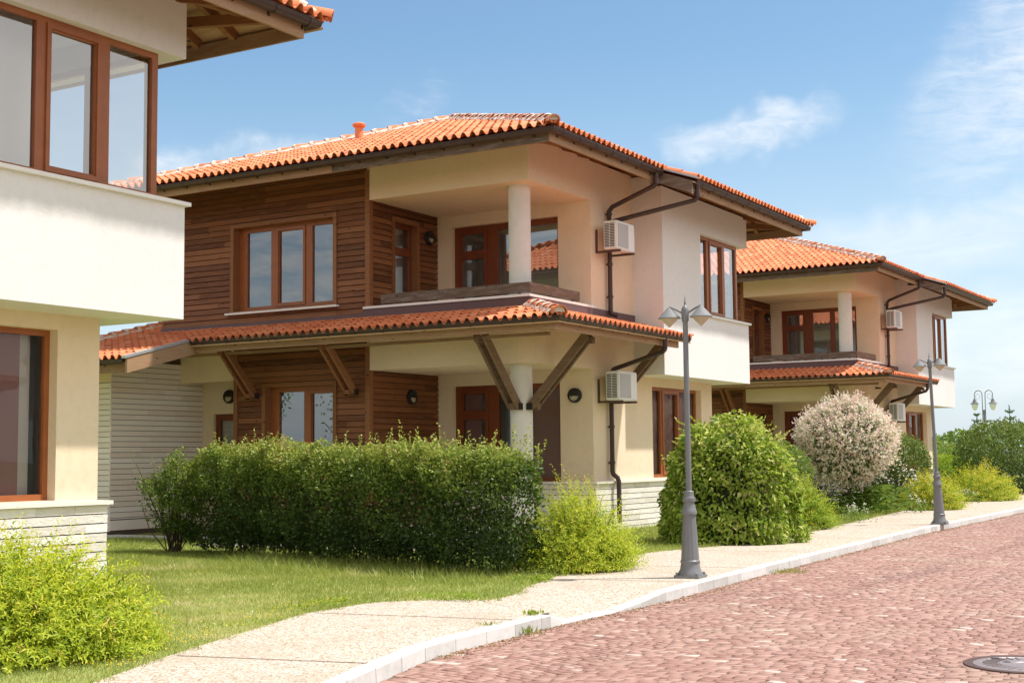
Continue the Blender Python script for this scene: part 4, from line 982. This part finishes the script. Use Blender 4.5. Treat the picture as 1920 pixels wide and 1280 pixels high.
def blob(root, n, f_pos, L, W, m, tint_fn, lean=(0, 0, .4), out=.8, jit=.7, fold=.25, droop=.15, name='foliage'):
    P, N = f_pos(n); D = N * out + np.array(lean) + RNG.normal(0, jit, P.shape)
    Nn = N * .8 + np.array([0, 0, .5]) + RNG.normal(0, .35, P.shape); sc = RNG.uniform(.65, 1.25, len(P))
    return leaves(name, P, D, Nn, L * sc, W * sc, tint_fn(P, N), m, root, fold, droop)
# --- the long hedge
HA = np.array([-15.2, 16.42]); HB = np.array([-8.95, 14.80]); HD = (HB - HA) / np.linalg.norm(HB - HA); HN = np.array([HD[1], -HD[0]]); HL = np.linalg.norm(HB - HA)
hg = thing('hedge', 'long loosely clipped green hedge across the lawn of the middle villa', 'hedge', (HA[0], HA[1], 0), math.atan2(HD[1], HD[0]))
def hedge_pos(n):
    x = RNG.uniform(-.55, HL + .3, n); a = RNG.uniform(-PI * .5, PI * 1.5, n); a = np.where(RNG.random(n) < .8, RNG.uniform(-.1, PI + .1, n) - PI / 2 * 0, a)
    # cross-section: superellipse, front is -y
    hh = 1.60 - .08 * (x / HL); th = RNG.uniform(-.30 * PI, 1.30 * PI, n)
    ry, rz = .50, hh * .5
    e = .55; cy = np.sign(np.cos(th)) * np.abs(np.cos(th)) ** e; cz = np.sign(np.sin(th)) * np.abs(np.sin(th)) ** e
    sh = 1 - np.abs(RNG.normal(0, .13, n)); endt = np.minimum(1, np.minimum((x + .6) / .45, (HL + .35 - x) / .35)) ** .5
    P = np.stack([x, cy * ry * sh * endt, hh * .52 + cz * rz * sh * (.8 + .2 * endt)], 1)
    N = unit(np.stack([np.zeros(n), cy / ry, cz / rz], 1)); N[:, 0] += np.where(x > HL, .8, np.where(x < 0, -.8, 0)); N = unit(N)
    lp = lump(P, 5.2) * .5 + lump(P, 11, 2.) * .5
    P = P + N * (lp * .22 + .07 * lump(P, 1.9, 1.2))[:, None]
    keep = (P[:, 2] > .06) & (RNG.random(n) < np.clip((P[:, 2] + .30) / .55, .5, 1)) & (RNG.random(n) < np.clip(.72 + lp * 1.1, .16, 1))
    return P[keep], N[keep]
blob(hg, 60000, hedge_pos, .052, .036, LM['hedge'], lambda P, N: .22 + .52 * np.clip((P[:, 2] - .72) / .85, -.35, 1) + .16 * lump(P, 5.2) + RNG.normal(0, .11, len(P)) + (RNG.random(len(P)) < .06) * .25)  # tint paints the lower shade and lit top; new growth is paler too
def hedge_fill(n):
    P = np.stack([RNG.uniform(-.35, HL + .32, n), RNG.uniform(-.30, .36, n), RNG.uniform(.06, 1.40, n)], 1); lp = lump(P, 6.0, .8)
    k = RNG.random(n) < np.clip(.75 + lp * .8, .12, 1) * np.clip((P[:, 2] + .25) / .5, .4, 1); return P[k], rnd(k.sum())
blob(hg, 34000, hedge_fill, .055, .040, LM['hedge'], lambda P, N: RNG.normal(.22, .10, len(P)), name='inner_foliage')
# leafy shoots that grew out since the last clipping
ns = 760; sx = RNG.uniform(-.3, HL + .25, ns); A = np.stack([sx, RNG.uniform(-.42, .42, ns), 1.36 + .16 * lump(np.stack([sx, sx * 0, sx * 0], 1), 4.1) + RNG.uniform(-.1, .05, ns)], 1)
dv = unit(np.stack([RNG.normal(0, .22, ns), RNG.normal(-.05, .25, ns), np.ones(ns)], 1)); ln = RNG.uniform(.10, .32, ns) + (RNG.random(ns) < .14) * RNG.uniform(.08, .24, ns)
t = np.linspace(0, 1, 16)[None]; P = A[:, None] + dv[:, None] * (ln[:, None] * t)[..., None]; D = RNG.normal(0, .8, P.shape) + dv[:, None] * .7
leaves('top_shoots', P.reshape(-1, 3), D.reshape(-1, 3), RNG.normal(0, 1, (P.size // 3, 3)) + [0, -.4, .6],   .042, .028, np.clip(.62 + .22 * np.broadcast_to(t, P.shape[:2]).ravel() + RNG.normal(0, .08, P.size // 3), 0, .96), LM['hedge'], hg)
sx = RNG.uniform(-.2, HL + .1, 110); A = np.stack([sx, RNG.uniform(-.1, .25, 110), sx * 0], 1); B = A + np.stack([RNG.normal(0, .14, 110), RNG.normal(.05, .15, 110), RNG.uniform(.7, 1.3, 110)], 1)
stems('stem', [Vector(a) for a in A], [Vector(b_) for b_ in B], .009, M['bark'], hg, .03)
# --- thin shrub at the hedge's left end
ls = thing('shrub', 'thin leggy shrub with bare stems left of the hedge, before the beige stone wall', 'shrub', (-16.05, 16.2, 0))
def thin_pos(n):
    u = rnd(n); r = RNG.uniform(.35, 1, n) ** .5; P = u * r[:, None] * np.array([.60, .50, .58]) + [0, 0, .84]; lp = lump(P, 5.0, .6); P = P * (1 + .28 * lump(u, 4.0, .9))[:, None] * [1, 1, 1]; k = RNG.random(n) < np.clip(.55 + lp, .08, 1); return P[k], u[k]
blob(ls, 9000, thin_pos, .050, .034, LM['hedge'], lambda P, N: .42 + .22 * (P[:, 2] - .8) + RNG.normal(0, .14, len(P)))
A = RNG.normal(0, .07, (34, 3)) * [1, 1, 0]; B = RNG.normal(0, .26, (34, 3)) * [1, 1, 0] + np.stack([A[:, 0] * 0, A[:, 0] * 0, RNG.uniform(.7, 1.45, 34)], 1)
stems('stem', [Vector(a) for a in A], [Vector(b_) for b_ in B], .010, M['bark'], ls, .04)
t = np.linspace(.6, 1.12, 20)[None]; P = A[:, None] + (B - A)[:, None] * t[..., None] + RNG.normal(0, .015, (34, 20, 3)); leaves('top_shoots', P.reshape(-1, 3), RNG.normal(0, 1, (680, 3)) + [0, 0, .5], RNG.normal(0, 1, (680, 3)), .036, .022, RNG.uniform(.6, .9, 680), LM['hedge'], ls)

# --- the round clipped shrub
rs = thing('round_shrub', 'dense dome shaped green shrub with broad drooping leaves behind the nearer street lamp', 'shrub', (-8.82, 21.8, 0))
def dome_pos(n):
    z = RNG.uniform(.02, 2.14, n); th = RNG.uniform(0, 2 * PI, n)
    rad = 1.09 * np.sqrt(np.clip(1 - (z / 2.17) ** 2.5, 0, 1)) * (1 + .05 * np.sin(th * 2 + 1) + .04 * np.sin(th * 3 + z * 2))
    P = np.stack([rad * np.cos(th), rad * np.sin(th), z], 1); N = unit(np.stack([np.cos(th), np.sin(th), np.clip((z - 1.0) / 1.1, -.1, 1.6) * 1.2], 1))
    lp = lump(P, 3.6, .4) * .55 + lump(P, 8.5, 1.1) * .45; sh = lp * .19 - np.abs(RNG.normal(0, .10, n)); P = P + N * sh[:, None]
    w = RNG.random(n) < np.clip(rad, .15, 1) * np.clip(.75 + lp, .3, 1); return P[w], N[w]
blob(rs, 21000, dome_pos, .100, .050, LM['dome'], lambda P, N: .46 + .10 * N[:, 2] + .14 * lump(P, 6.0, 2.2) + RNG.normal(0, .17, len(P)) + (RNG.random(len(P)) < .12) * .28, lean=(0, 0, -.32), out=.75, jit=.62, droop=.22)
ci = MB()
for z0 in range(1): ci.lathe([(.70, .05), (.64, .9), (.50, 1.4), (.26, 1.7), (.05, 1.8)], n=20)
M['core'] = m_simple('dark_core', (.030, .040, .012), .95, .4, 9); ci.build('dark_core', M['core'], rs, True)  # solid dark body behind the leaves, closes the gaps between them
stems('stem', [Vector((-.95, -.25, 0)), Vector((-.9, -.2, 0)), Vector((-.86, -.3, 0))], [Vector((-.92, -.25, 1.25)), Vector((-1.0, -.1, 1.5)), Vector((-.9, -.4, 1.4))], .030, M['bark'], rs, .02)
ns = 70; th = RNG.uniform(0, 6.28, ns); zz = RNG.uniform(1.0, 1.85, ns); q_ = .85 * np.sqrt(1 - (zz / 2.17) ** 2.5); A = np.stack([np.cos(th) * q_, np.sin(th) * q_, zz], 1); d = unit(np.stack([np.cos(th), np.sin(th), RNG.uniform(.3, 1, ns)], 1))
t = np.linspace(.3, 1, 8)[None]; P = A[:, None] + d[:, None] * (t * RNG.uniform(.25, .5, (ns, 1)))[..., None]; leaves('top_shoots', P.reshape(-1, 3), RNG.normal(0, .7, (ns * 8, 3)) + np.repeat(d, 8, 0), RNG.normal(0, 1, (ns * 8, 3)), .075, .040, RNG.uniform(.5, .95, ns * 8), LM['dome'], rs)

# --- pale pink willow ball on a stem
wt = thing('willow_ball_tree', 'ball shaped standard tree with pale pink and cream leaves on a short trunk', 'tree', (-10.15, 32.5, 0))
tk = MB(); tk.tube([(0, 0, 0), (.02, .01, .5), (-.01, 0, 1.0), (.02, .02, 1.5)], [.055, .048, .045, .03], 10)
for k in range(9):
    a = k * .7; tk.tube([(0, 0, .95 + .03 * k), (.3 * math.cos(a), .3 * math.sin(a), 1.3), (.75 * math.cos(a), .75 * math.sin(a), 1.6 + .05 * k)], [.025, .018, .008], 6)
tk.build('trunk', M['bark'], wt, True)
ns = 3400; u = rnd(ns); lp = lump(u, 4.2, .3); rad = np.array([1.15, 1.15, 1.0]); C0 = np.array([0, 0, 1.74])
A = C0 + u * rad * (RNG.uniform(.60, .88, ns) + .09 * lp)[:, None]; d = unit(u * .9 + [0, 0, .35] + RNG.normal(0, .25, (ns, 3)))
t = np.linspace(0, 1, 11)[None]; ln = RNG.uniform(.18, .38, (ns, 1)); P = A[:, None] + d[:, None] * (ln * t)[..., None]
tt = .02 + .92 * np.broadcast_to(t, (ns, 11)) + RNG.normal(0, .12, (ns, 11)) + .10 * lp[:, None] + RNG.normal(0, .12, (ns, 1)) + .06 * u[:, 2:3]; tt = np.where((RNG.random((ns, 1)) < .25) & (t > .7), tt + .22, tt)
leaves('foliage', P.reshape(-1, 3), (d[:, None] * .6 + RNG.normal(0, .6, P.shape)).reshape(-1, 3), RNG.normal(0, .6, (ns * 11, 3)) + np.repeat(u, 11, 0) + [0, 0, .5], .078, .034, np.clip(tt.ravel(), 0, 1), LM['willow'], wt)

# --- other shrubs
def ball(label, name, loc, r, rz, n, L, W, m, mean=.5, cat='shrub', f=4.0, low=.25):
    o = thing(name, label, cat, loc)
    def pos(k):
        u = rnd(k); lp = lump(u * r, f, loc[1]) * .6 + lump(u * r, f * 2.4, loc[0]) * .4; q = 1 - np.abs(RNG.normal(0, .16, k)) + .16 * lp
        P = u * np.array([r, r, rz]) * q[:, None] + [0, 0, rz * .92]; w = (P[:, 2] > .03) & (RNG.random(k) < np.clip(.7 + lp, .2, 1)); return P[w], u[w]
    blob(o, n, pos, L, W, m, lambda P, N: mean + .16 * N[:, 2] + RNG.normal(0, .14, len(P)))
    A = RNG.normal(0, r * .12, (14, 3)) * [1, 1, 0]; B = RNG.normal(0, r * .4, (14, 3)) * [1, 1, 0] + np.stack([A[:, 0] * 0, A[:, 0] * 0, RNG.uniform(rz * .7, rz * 1.4, 14)], 1)
    stems('stem', [Vector(a) for a in A], [Vector(b_) for b_ in B], .016, M['bark'], o, .05); return o
ball('green bush between the round clipped shrub and the pale pink ball tree', 'bush', (-11.3, 30.4, 0), .95, .92, 12000, .06, .034, LM['mid'], .52, 'bush')
ball('low dark bush in the shade behind the trunk of the pale pink ball tree', 'bush', (-11.3, 33.4, 0), 1.05, .62, 7000, .06, .03, LM['dark'], .30, 'bush')
ball('tall dark green shrub to the right of the pale pink ball tree', 'shrub', (-10.3, 37.2, 0), .92, 1.06, 15000, .075, .042, LM['dark'], .55)
ball('big dark green shrub at the far right edge', 'shrub', (-10.1, 50.5, 0), 1.75, 1.34, 15000, .10, .055, LM['dark'], .52)
ball('rounded green bush behind the farther street lamp, beyond the far villa', 'bush', (-14.9, 60, 0), 1.5, 1.0, 6000, .11, .06, LM['mid'], .55, 'bush')
ball('low green bush in the distance left of the ornate lamp', 'bush', (-17.5, 66, 0), 1.6, .95, 5000, .12, .07, LM['mid'], .5, 'bush')
ball('fresh green low bush at the back of the bed beyond the farthest villa', 'bush', (-12.7, 52, 0), 1.1, .72, 5000, .09, .05, LM['lime2'], .38, 'bush')
# long leaved plant under the willow
lp_ = thing('leafy_plant', 'plant with long narrow leaves at the foot of the pale pink ball tree', 'plant', (-9.75, 33.0, 0))
n = 700; th = RNG.uniform(0, 6.28, n); P = np.stack([RNG.normal(0, .35, n), RNG.normal(0, .45, n), RNG.uniform(.05, .65, n)], 1)
leaves('foliage', P, np.stack([np.cos(th), np.sin(th), RNG.uniform(-.1, .9, n)], 1), RNG.normal(0, .3, (n, 3)) + [0, 0, 1], RNG.uniform(.18, .34, n), .035, RNG.uniform(.3, .75, n), LM['mid'], lp_, .2, .3)
# young conifers behind the big far shrub
def conifer(label, loc, h):
    o = thing('young_conifer', label, 'conifer', loc, group='young conifers behind the far right shrub'); mb = MB(); mb.tube([(0, 0, 0), (0, 0, h * .6), (0, 0, h)], [.05, .03, .008], 6); mb.build('trunk', M['bark'], o)
    P = []; D = []
    z = h * .25
    while z < h - .05:
        rl = (h - z) * .30 + .10
        for k in range(6):
            a = k * PI / 3 + z * 3 + random.uniform(-.3, .3); d = Vector((math.cos(a), math.sin(a), .28 + .25 * z / h)).normalized()
            for q in np.linspace(.05, 1, int(8 + rl * 14)):
                for s in range(3): P.append(Vector((0, 0, z)) + d * (rl * q)); D.append(d * .6 + Vector((random.gauss(0, .6), random.gauss(0, .6), random.gauss(.1, .45))))
        z += .27
    for q in np.linspace(0, 1, 30): P.append(Vector((0, 0, h - .25 * q))); D.append(Vector((random.gauss(0, .5), random.gauss(0, .5), .9)))
    P = np.array([tuple(p) for p in P]); D = np.array([tuple(p) for p in D]); leaves('foliage', P, D, RNG.normal(0, 1, P.shape), .085, .016, RNG.uniform(.3, .95, len(P)), LM['conifer'], o)
conifer('young conifer tip directly below the ornate lamp', (-12.2, 56, 0), 2.95); conifer('sparse young conifer tip near the right edge', (-10.95, 56, 0), 3.25)
# far trees beyond the street
for k, (x, y, r, rz) in enumerate([(-26.0, 95, 2.6, 1.7), (-21.0, 92, 2.4, 1.45), (-30.5, 108, 3.0, 1.9), (-19.8, 104, 3.2, 1.7)]):
    ball(['distant bluish green tree low on the horizon, beside the small far house', 'distant pale green tree crown behind the low bushes', 'distant dark tree hidden mostly by the farthest villa', 'distant tree crown just left of the ornate lamp'][k], 'far_tree', (x, y, 0), r, rz, 3500, .30, .2, LM['mid'], .45, 'tree')
# the small far house
fh = thing('far_house', 'tiny distant cream house with a flat red roof', 'house', (-29.6, 122, -.1)); fh.scale = (1, 1, .66)
mb = MB(); mb.panel('y', -4, -3.8, -3.0, 2.2, 0, 2.9, [(-1.6, -.6, 1, 2.2), (.6, 1.5, 1, 2.2)]); mb.panel('x', 2.2, 2.0, -3.8, 4, 0, 2.9); mb.panel('x', -3.0, -2.8, -3.8, 4, 0, 2.9); mb.panel('y', 4, 3.8, -2.8, 2.0, 0, 2.9); mb.build('wall', M['white'], fh)
mb = MB(); mb.add([(-3.5, -4.5, 2.9), (2.7, -4.5, 2.9), (2.7, 4.5, 2.9), (-3.5, 4.5, 2.9), (-.4, -1.4, 3.6), (-.4, 1.4, 3.6)], [(0, 1, 4), (1, 2, 5, 4), (2, 3, 5), (3, 0, 4, 5), (3, 2, 1, 0)]); mb.build('roof', M['tile'], fh)
mb = MB(); mb.box(-1.6, -.6, -3.95, -3.9, 1, 2.2); mb.build('window', M['black'], fh); mb = MB(); mb.box(.6, 1.5, -3.95, -3.9, 1, 2.2); mb.build('window', M['black'], fh)

# two trees on the far lawn to the left of the frame, mirrored in the lower timber framed window
for k, (x, y, hh_, rr_, nn_) in enumerate([(-31.5, 1.5, 6.0, 1.5, 500), (-36.5, 2.5, 7.0, 2.2, 6000)]):
    o = thing('tree', ['thin sparse tree mirrored in the left pane of the lower timber framed window', 'denser tree mirrored in the right pane of the lower timber framed window'][k], 'tree', (x, y, 0))
    tk = MB(); tk.tube([(0, 0, 0), (.05, .02, hh_ * .4), (-.03, .05, hh_ * .75), (0, 0, hh_)], [.12, .09, .05, .015], 8)
    for q in range(16):
        a = q * 2.4; z = hh_ * (.25 + .042 * q); tk.tube([(0, 0, z), (rr_ * .45 * math.cos(a), rr_ * .45 * math.sin(a), z + .5), (rr_ * .8 * math.cos(a), rr_ * .8 * math.sin(a), z + 1.1)], [.04, .025, .008], 5)
    tk.build('trunk', M['bark'], o)
    u = rnd(nn_); lp = lump(u * rr_, 2.2, k * 1.0); P = u * np.array([rr_, rr_, hh_ * .38]) * (RNG.uniform(.3, 1, nn_) ** .5)[:, None] + [0, 0, hh_ * .62]; kk = RNG.random(nn_) < np.clip(.6 + lp, .05, 1)
    leaves('crown', P[kk], rnd(kk.sum()) + u[kk] * .5, rnd(kk.sum()) + [0, 0, .6], .13, .08, RNG.uniform(.2, .8, kk.sum()), LM['mid'], o)

# --- grass
def grass():
    Ps = []
    def area(x0, x1, y0, y1, dens, hmin, hmax, wd):
        n = int((x1 - x0) * (y1 - y0) * dens); x = RNG.uniform(x0, x1, n); y = RNG.uniform(y0, y1, n)
        edge = XL(y) + .04 * np.sin(y * 9) + .03 * np.sin(y * 23 + 1) - x
        k = (edge > 0) & ~((x > -16.95) & (y > 17.45) & (x < -12.5)) & ~((x < -16.8) & (y > 18.8)) & ~((x < HX + .15) & (y > HY - .1) & (y < HY + 8.3)) & ~((x < -12.2) & (y < 11.2)) & ~((x > -8.5) & (y > 11.7) & (y < 14.5) & (RNG.random(n) < .25))
        x, y, edge = x[k], y[k], edge[k]; h = RNG.uniform(hmin, hmax, len(x)) * (1 + .5 * np.clip(lump(np.stack([x, y, x * 0], 1), 2.2), -.5, 1))
        Ps.append((x, y, h, np.full(len(x), wd), edge))
    area(-16.8, -7.0, 5.2, 10.5, 1700, .018, .042, .007); area(-18.5, -7.2, 10.5, 16.5, 1700, .020, .048, .008); area(-15.5, -8.0, 16.5, 24.5, 750, .05, .10, .009)
    area(-19.5, -15.5, 16.5, 20.5, 500, .04, .09, .010); area(-12.2, -8.3, 24.5, 36, 420, .06, .13, .013); area(-12.5, -9.0, 36, 52, 220, .08, .16, .02)
    area(-13.6, -8.0, 13.4, 16.2, 420, .07, .16, .008)
    x, y, h, w, edge = [np.concatenate(q) for q in zip(*Ps)]; n = len(x)
    a = RNG.uniform(0, 6.28, n); ln = RNG.uniform(.3, 1.5, n) * h; la = RNG.uniform(0, 6.28, n)
    V = np.stack([np.stack([x - np.cos(a) * w / 2, y - np.sin(a) * w / 2, x * 0 - .012], 1), np.stack([x + np.cos(a) * w / 2, y + np.sin(a) * w / 2, x * 0 - .012], 1), np.stack([x + np.cos(la) * ln, y + np.sin(la) * ln, h], 1)], 1).reshape(-1, 3)
    F = np.arange(n * 3).reshape(-1, 3); q = np.stack([x, y, x * 0], 1)
    dry = lump(q, .85, .3) * .5 + lump(q, 2.1, 1.4) * .5
    t = .42 + RNG.normal(0, .14, n) + np.clip(dry - .0, 0, 1) * .85 * (y < 14)
    o = npmesh('grass', V, F, np.repeat(t, 3), LM['grass']); o['kind'] = 'stuff'
grass()
def scatter(name, x, y, z, L, W, m, lo, hi, flat=.3):
    n = len(x); P = np.stack([x, y, z], 1); a = RNG.uniform(0, 6.28, n); D = np.stack([np.cos(a), np.sin(a), RNG.normal(0, flat, n)], 1)
    o = leaves(name, P, D, RNG.normal(0, .25, (n, 3)) + [0, 0, 1], L, W, RNG.uniform(lo, hi, n), m); o['kind'] = 'stuff'; return o
# weeds on the lawn margin, tiny flowers, litter in the gutter of the kerb
n = 2600; y = RNG.uniform(6.6, 14.8, n); x = XL(y) - np.abs(RNG.normal(0, .22, n)) + .05; cl = lump(np.stack([x, y, y * 0], 1), 2.6); k = cl > .1
scatter('weeds', x[k], y[k], RNG.uniform(.01, .08, k.sum()), .05, .022, LM['lime2'], .2, .6, .5)
n = 420; y = RNG.uniform(6.6, 11, n); x = XL(y) - np.abs(RNG.normal(0, .25, n)); scatter('yellow_flowers', x, y, RNG.uniform(.05, .09, n), .014, .014, LM['yflower'], 0, 1)
n = 60; y = RNG.uniform(8, 16, n); x = XL(y) - RNG.uniform(.1, 5, n); scatter('white_flowers', x, y, RNG.uniform(.07, .10, n), .022, .022, LM['flower'], 0, 1)
n = 2600; y = 9 + 30 * RNG.random(n) ** 1.3; x = XK(y) + .15 + np.abs(RNG.normal(0, .09, n)); k = lump(np.stack([x * 0, y, y * 0], 1), 1.4) > -.25; scatter('fallen_leaves', x[k], y[k], RNG.uniform(RZ + .001, RZ + .012, k.sum()), .028, .014, LM['dry'], 0, 1, .1)
n = 500; y = RNG.uniform(6, 30, n); x = XL(y) + RNG.random(n) * (XK(y) - XL(y)) ** 1.0; z = np.array([pz(0, yy, (xx - XL(yy)) / (XK(yy) - XL(yy))) for xx, yy in zip(x, y)]); scatter('pavement_litter', x, y, z + .004, .016, .007, LM['dry'], 0, .8, .02)
def tuft(label, x, y, z, n, h, mkey='grass', r=.12):
    o = thing('grass_tuft' if mkey == 'grass' else 'weed', label, 'weed', (x, y, z)); th = RNG.uniform(0, 6.28, n); P = np.stack([RNG.normal(0, r, n), RNG.normal(0, r, n), np.zeros(n)], 1)
    leaves('blade', P, np.stack([np.cos(th) * .6, np.sin(th) * .6, np.ones(n)], 1), RNG.normal(0, 1, (n, 3)), RNG.uniform(.4, 1, n) * h, h * .09 if mkey == 'grass' else h * .3, RNG.uniform(.2, .75, n), LM[mkey], o)
tuft('grass tuft growing against the kerb on the road side beyond the nearer lamp', float(XK(17.6)) + .26, 17.6, RZ, 260, .07, r=.17)
tuft('small weed at the foot of the kerb before the lowered driveway', float(XK(10.6)) + .17, 10.6, RZ, 40, .11, r=.04)
tuft('weed sprouting in the joint behind the kerb stone near the lowered driveway', float(XK(10.2)) - .02, 10.2, 0, 50, .06, r=.05)
tuft('small weed behind the kerb at the start of the lowered driveway', float(XK(11.1)) - .03, 11.1, 0, 50, .06, 'lime2', r=.05)
for lab, x, y in (('white flowering clump at the lawn edge before the pale pink ball tree', -8.95, 29.0), ('white flowering clump at the foot of the farther street lamp', -9.0, 34.2), ('white flowers beside the wide yellow bush', -9.3, 40.6)):
    o = thing('flower_clump', lab, 'flowers', (x, y, 0)); n = 260; P = np.stack([RNG.normal(0, .22, n), RNG.normal(0, .3, n), RNG.uniform(.02, .30, n)], 1); leaves('foliage', P, rnd(n) + [0, 0, .5], rnd(n) + [0, 0, .8], .07, .03, RNG.uniform(.3, .7, n), LM['mid'], o)
    n = 14; P = np.stack([RNG.normal(0, .18, n), RNG.normal(0, .25, n), RNG.uniform(.24, .42, n)], 1); P = np.repeat(P, 7, 0) + RNG.normal(0, .02, (n * 7, 3)); leaves('blossom', P, rnd(n * 7), rnd(n * 7) + [0, 0, 1], .035, .03, RNG.uniform(0, 1, n * 7), LM['flower'], o)

# ------------------------------------------------------------------ sky, sun, exposure
SUN = Vector((.45, .30, 1.0)).normalized()
el = math.asin(SUN.z); az = math.atan2(SUN.x, SUN.y)
W = bpy.data.worlds.new('World'); S.world = W; W.use_nodes = True; nt = W.node_tree; nt.nodes.clear(); nb = NB(nt)
sky = nb.n('ShaderNodeTexSky'); sky.sky_type = 'NISHITA'; sky.sun_disc = False; sky.sun_elevation = el; sky.sun_rotation = az; sky.air_density = 1.0; sky.dust_density = 1.2; sky.ozone_density = 1.6; sky.altitude = 0
tc = nb.n('ShaderNodeTexCoord'); sp = nb.n('ShaderNodeSeparateXYZ'); nb.l(tc.outputs['Generated'], sp.inputs[0])
azn = nb.math('MULTIPLY', nb.math('ARCTAN2', sp.outputs[0], sp.outputs[1]), 180 / PI); eln = nb.math('MULTIPLY', nb.math('ARCSINE', sp.outputs[2]), 180 / PI)
cx = nb.n('ShaderNodeCombineXYZ'); nb.l(azn, cx.inputs[0]); nb.l(eln, cx.inputs[1])
def cmap(scale, rot=0):
    mp = nb.n('ShaderNodeMapping'); mp.inputs['Scale'].default_value = scale; mp.inputs['Rotation'].default_value = (0, 0, rot); nb.l(cx.outputs[0], mp.inputs['Vector']); return mp.outputs[0]
wisp = nb.noise(cmap((.16, .55, 1), .12), 1.0, 8, .62, .9); wisp2 = nb.noise(cmap((.5, 1.6, 1), .25), 1.0, 7, .65, .6); puff = nb.noise(cmap((.55, .8, 1)), 1.0, 7, .6, .2)
warp = nb.n('ShaderNodeVectorMath', operation='SCALE'); wn = nb.n('ShaderNodeTexNoise'); wn.inputs['Scale'].default_value = .35; wn.inputs['Detail'].default_value = 6; nb.l(cx.outputs[0], wn.inputs['Vector'])
sb = nb.n('ShaderNodeVectorMath', operation='SUBTRACT'); nb.l(wn.outputs['Color'], sb.inputs[0]); sb.inputs[1].default_value = (.5, .5, .5); nb.l(sb.outputs[0], warp.inputs[0]); warp.inputs['Scale'].default_value = 4.5
ad = nb.n('ShaderNodeVectorMath', operation='ADD'); nb.l(cx.outputs[0], ad.inputs[0]); nb.l(warp.outputs[0], ad.inputs[1])
def blob_mask(a, e, sa, se, rot, noise, amt, lo=.30, hi=.72):
    s1 = nb.n('ShaderNodeVectorMath', operation='SUBTRACT'); nb.l(ad.outputs[0], s1.inputs[0]); s1.inputs[1].default_value = (a, e, 0)
    mp = nb.n('ShaderNodeMapping'); mp.vector_type = 'TEXTURE'; mp.inputs['Rotation'].default_value = (0, 0, rot); mp.inputs['Scale'].default_value = (sa, se, 1); nb.l(s1.outputs[0], mp.inputs['Vector'])
    ln_ = nb.n('ShaderNodeVectorMath', operation='LENGTH'); s2 = nb.n('ShaderNodeVectorMath', operation='MULTIPLY'); nb.l(mp.outputs[0], s2.inputs[0]); s2.inputs[1].default_value = (1, 1, 0); nb.l(s2.outputs[0], ln_.inputs[0])
    g_ = nb.mrange(ln_.outputs['Value'], 1.0, .15); return nb.math('MULTIPLY', nb.math('MULTIPLY', g_, nb.mrange(noise, lo, hi)), amt)
masks = [blob_mask(-9.0, 15.4, 8.5, 4.6, .62, wisp2, .85, .05, .95), blob_mask(-20.6, 13.3, 4.6, 1.35, .05, wisp2, .72, .05, .8), blob_mask(-12, 9.0, 13, 2.4, .10, wisp, .6, .1, .8), blob_mask(-9, 4.5, 16, 3.0, 0, wisp, .6, .1, .8),
         blob_mask(-41.6, 12.3, 3.4, 1.25, .05, puff, .6, .2, .85), blob_mask(-45.2, 12.0, 2.0, 1.5, 0, puff, .7, .2, .8), blob_mask(-35, 14.6, 2.0, 1.0, .5, wisp2, .25, .3, .8),
         blob_mask(-140, 12, 60, 16, 0, wisp2, .7, .3, .75), blob_mask(-150, 42, 75, 26, 0, wisp, .95, .05, .5), blob_mask(165, 22, 80, 40, 0, wisp, .95, .05, .5), blob_mask(85, 20, 70, 36, 0, wisp, .9, .1, .55), blob_mask(45, 12, 48, 16, 0, wisp, .9, .0, .5), blob_mask(0, 75, 200, 28, 0, wisp, .7, .2, .6)]  # unseen clouds outside the frame, added to whiten the fill and brighten pane reflections
NV = 7
mk = masks[0]; mo_ = masks[NV]
for q in masks[1:NV]: mk = nb.math('MAXIMUM', mk, q)
for q in masks[NV + 1:]: mo_ = nb.math('MAXIMUM', mo_, q)
hz = nb.mrange(eln, 18.0, -2.0, 0, .85)      # milky air close to the horizon
skc = nb.mix(sky.outputs[0], (.58, .69, .70), 1.0, 'MULTIPLY')
c = nb.mix(skc, (3.6, 4.0, 4.5), nb.math('MULTIPLY', hz, .85)); c = nb.mix(c, (4.7, 4.75, 4.8), mk); c = nb.mix(c, (6.1, 5.75, 5.25), mo_)
bg = nb.n('ShaderNodeBackground'); bg.inputs['Strength'].default_value = .142; nb.l(c, bg.inputs['Color']); wo = nb.n('ShaderNodeOutputWorld'); nb.l(bg.outputs[0], wo.inputs['Surface'])
sl = bpy.data.lights.new('sun', 'SUN'); sl.energy = 3.3; sl.angle = math.radians(1.6); sl.color = (1.0, .95, .89)
so = bpy.data.objects.new('sun', sl); COL.objects.link(so); so.rotation_euler = (-SUN).to_track_quat('-Z', 'Y').to_euler()
S.view_settings.view_transform = 'Standard'; S.view_settings.look = 'None'; S.view_settings.gamma = 1; S.view_settings.exposure = .74
S.render.engine = 'CYCLES'; S.cycles.max_bounces = 8; S.cycles.transparent_max_bounces = 16; S.cycles.diffuse_bounces = 4; S.cycles.use_denoising = True
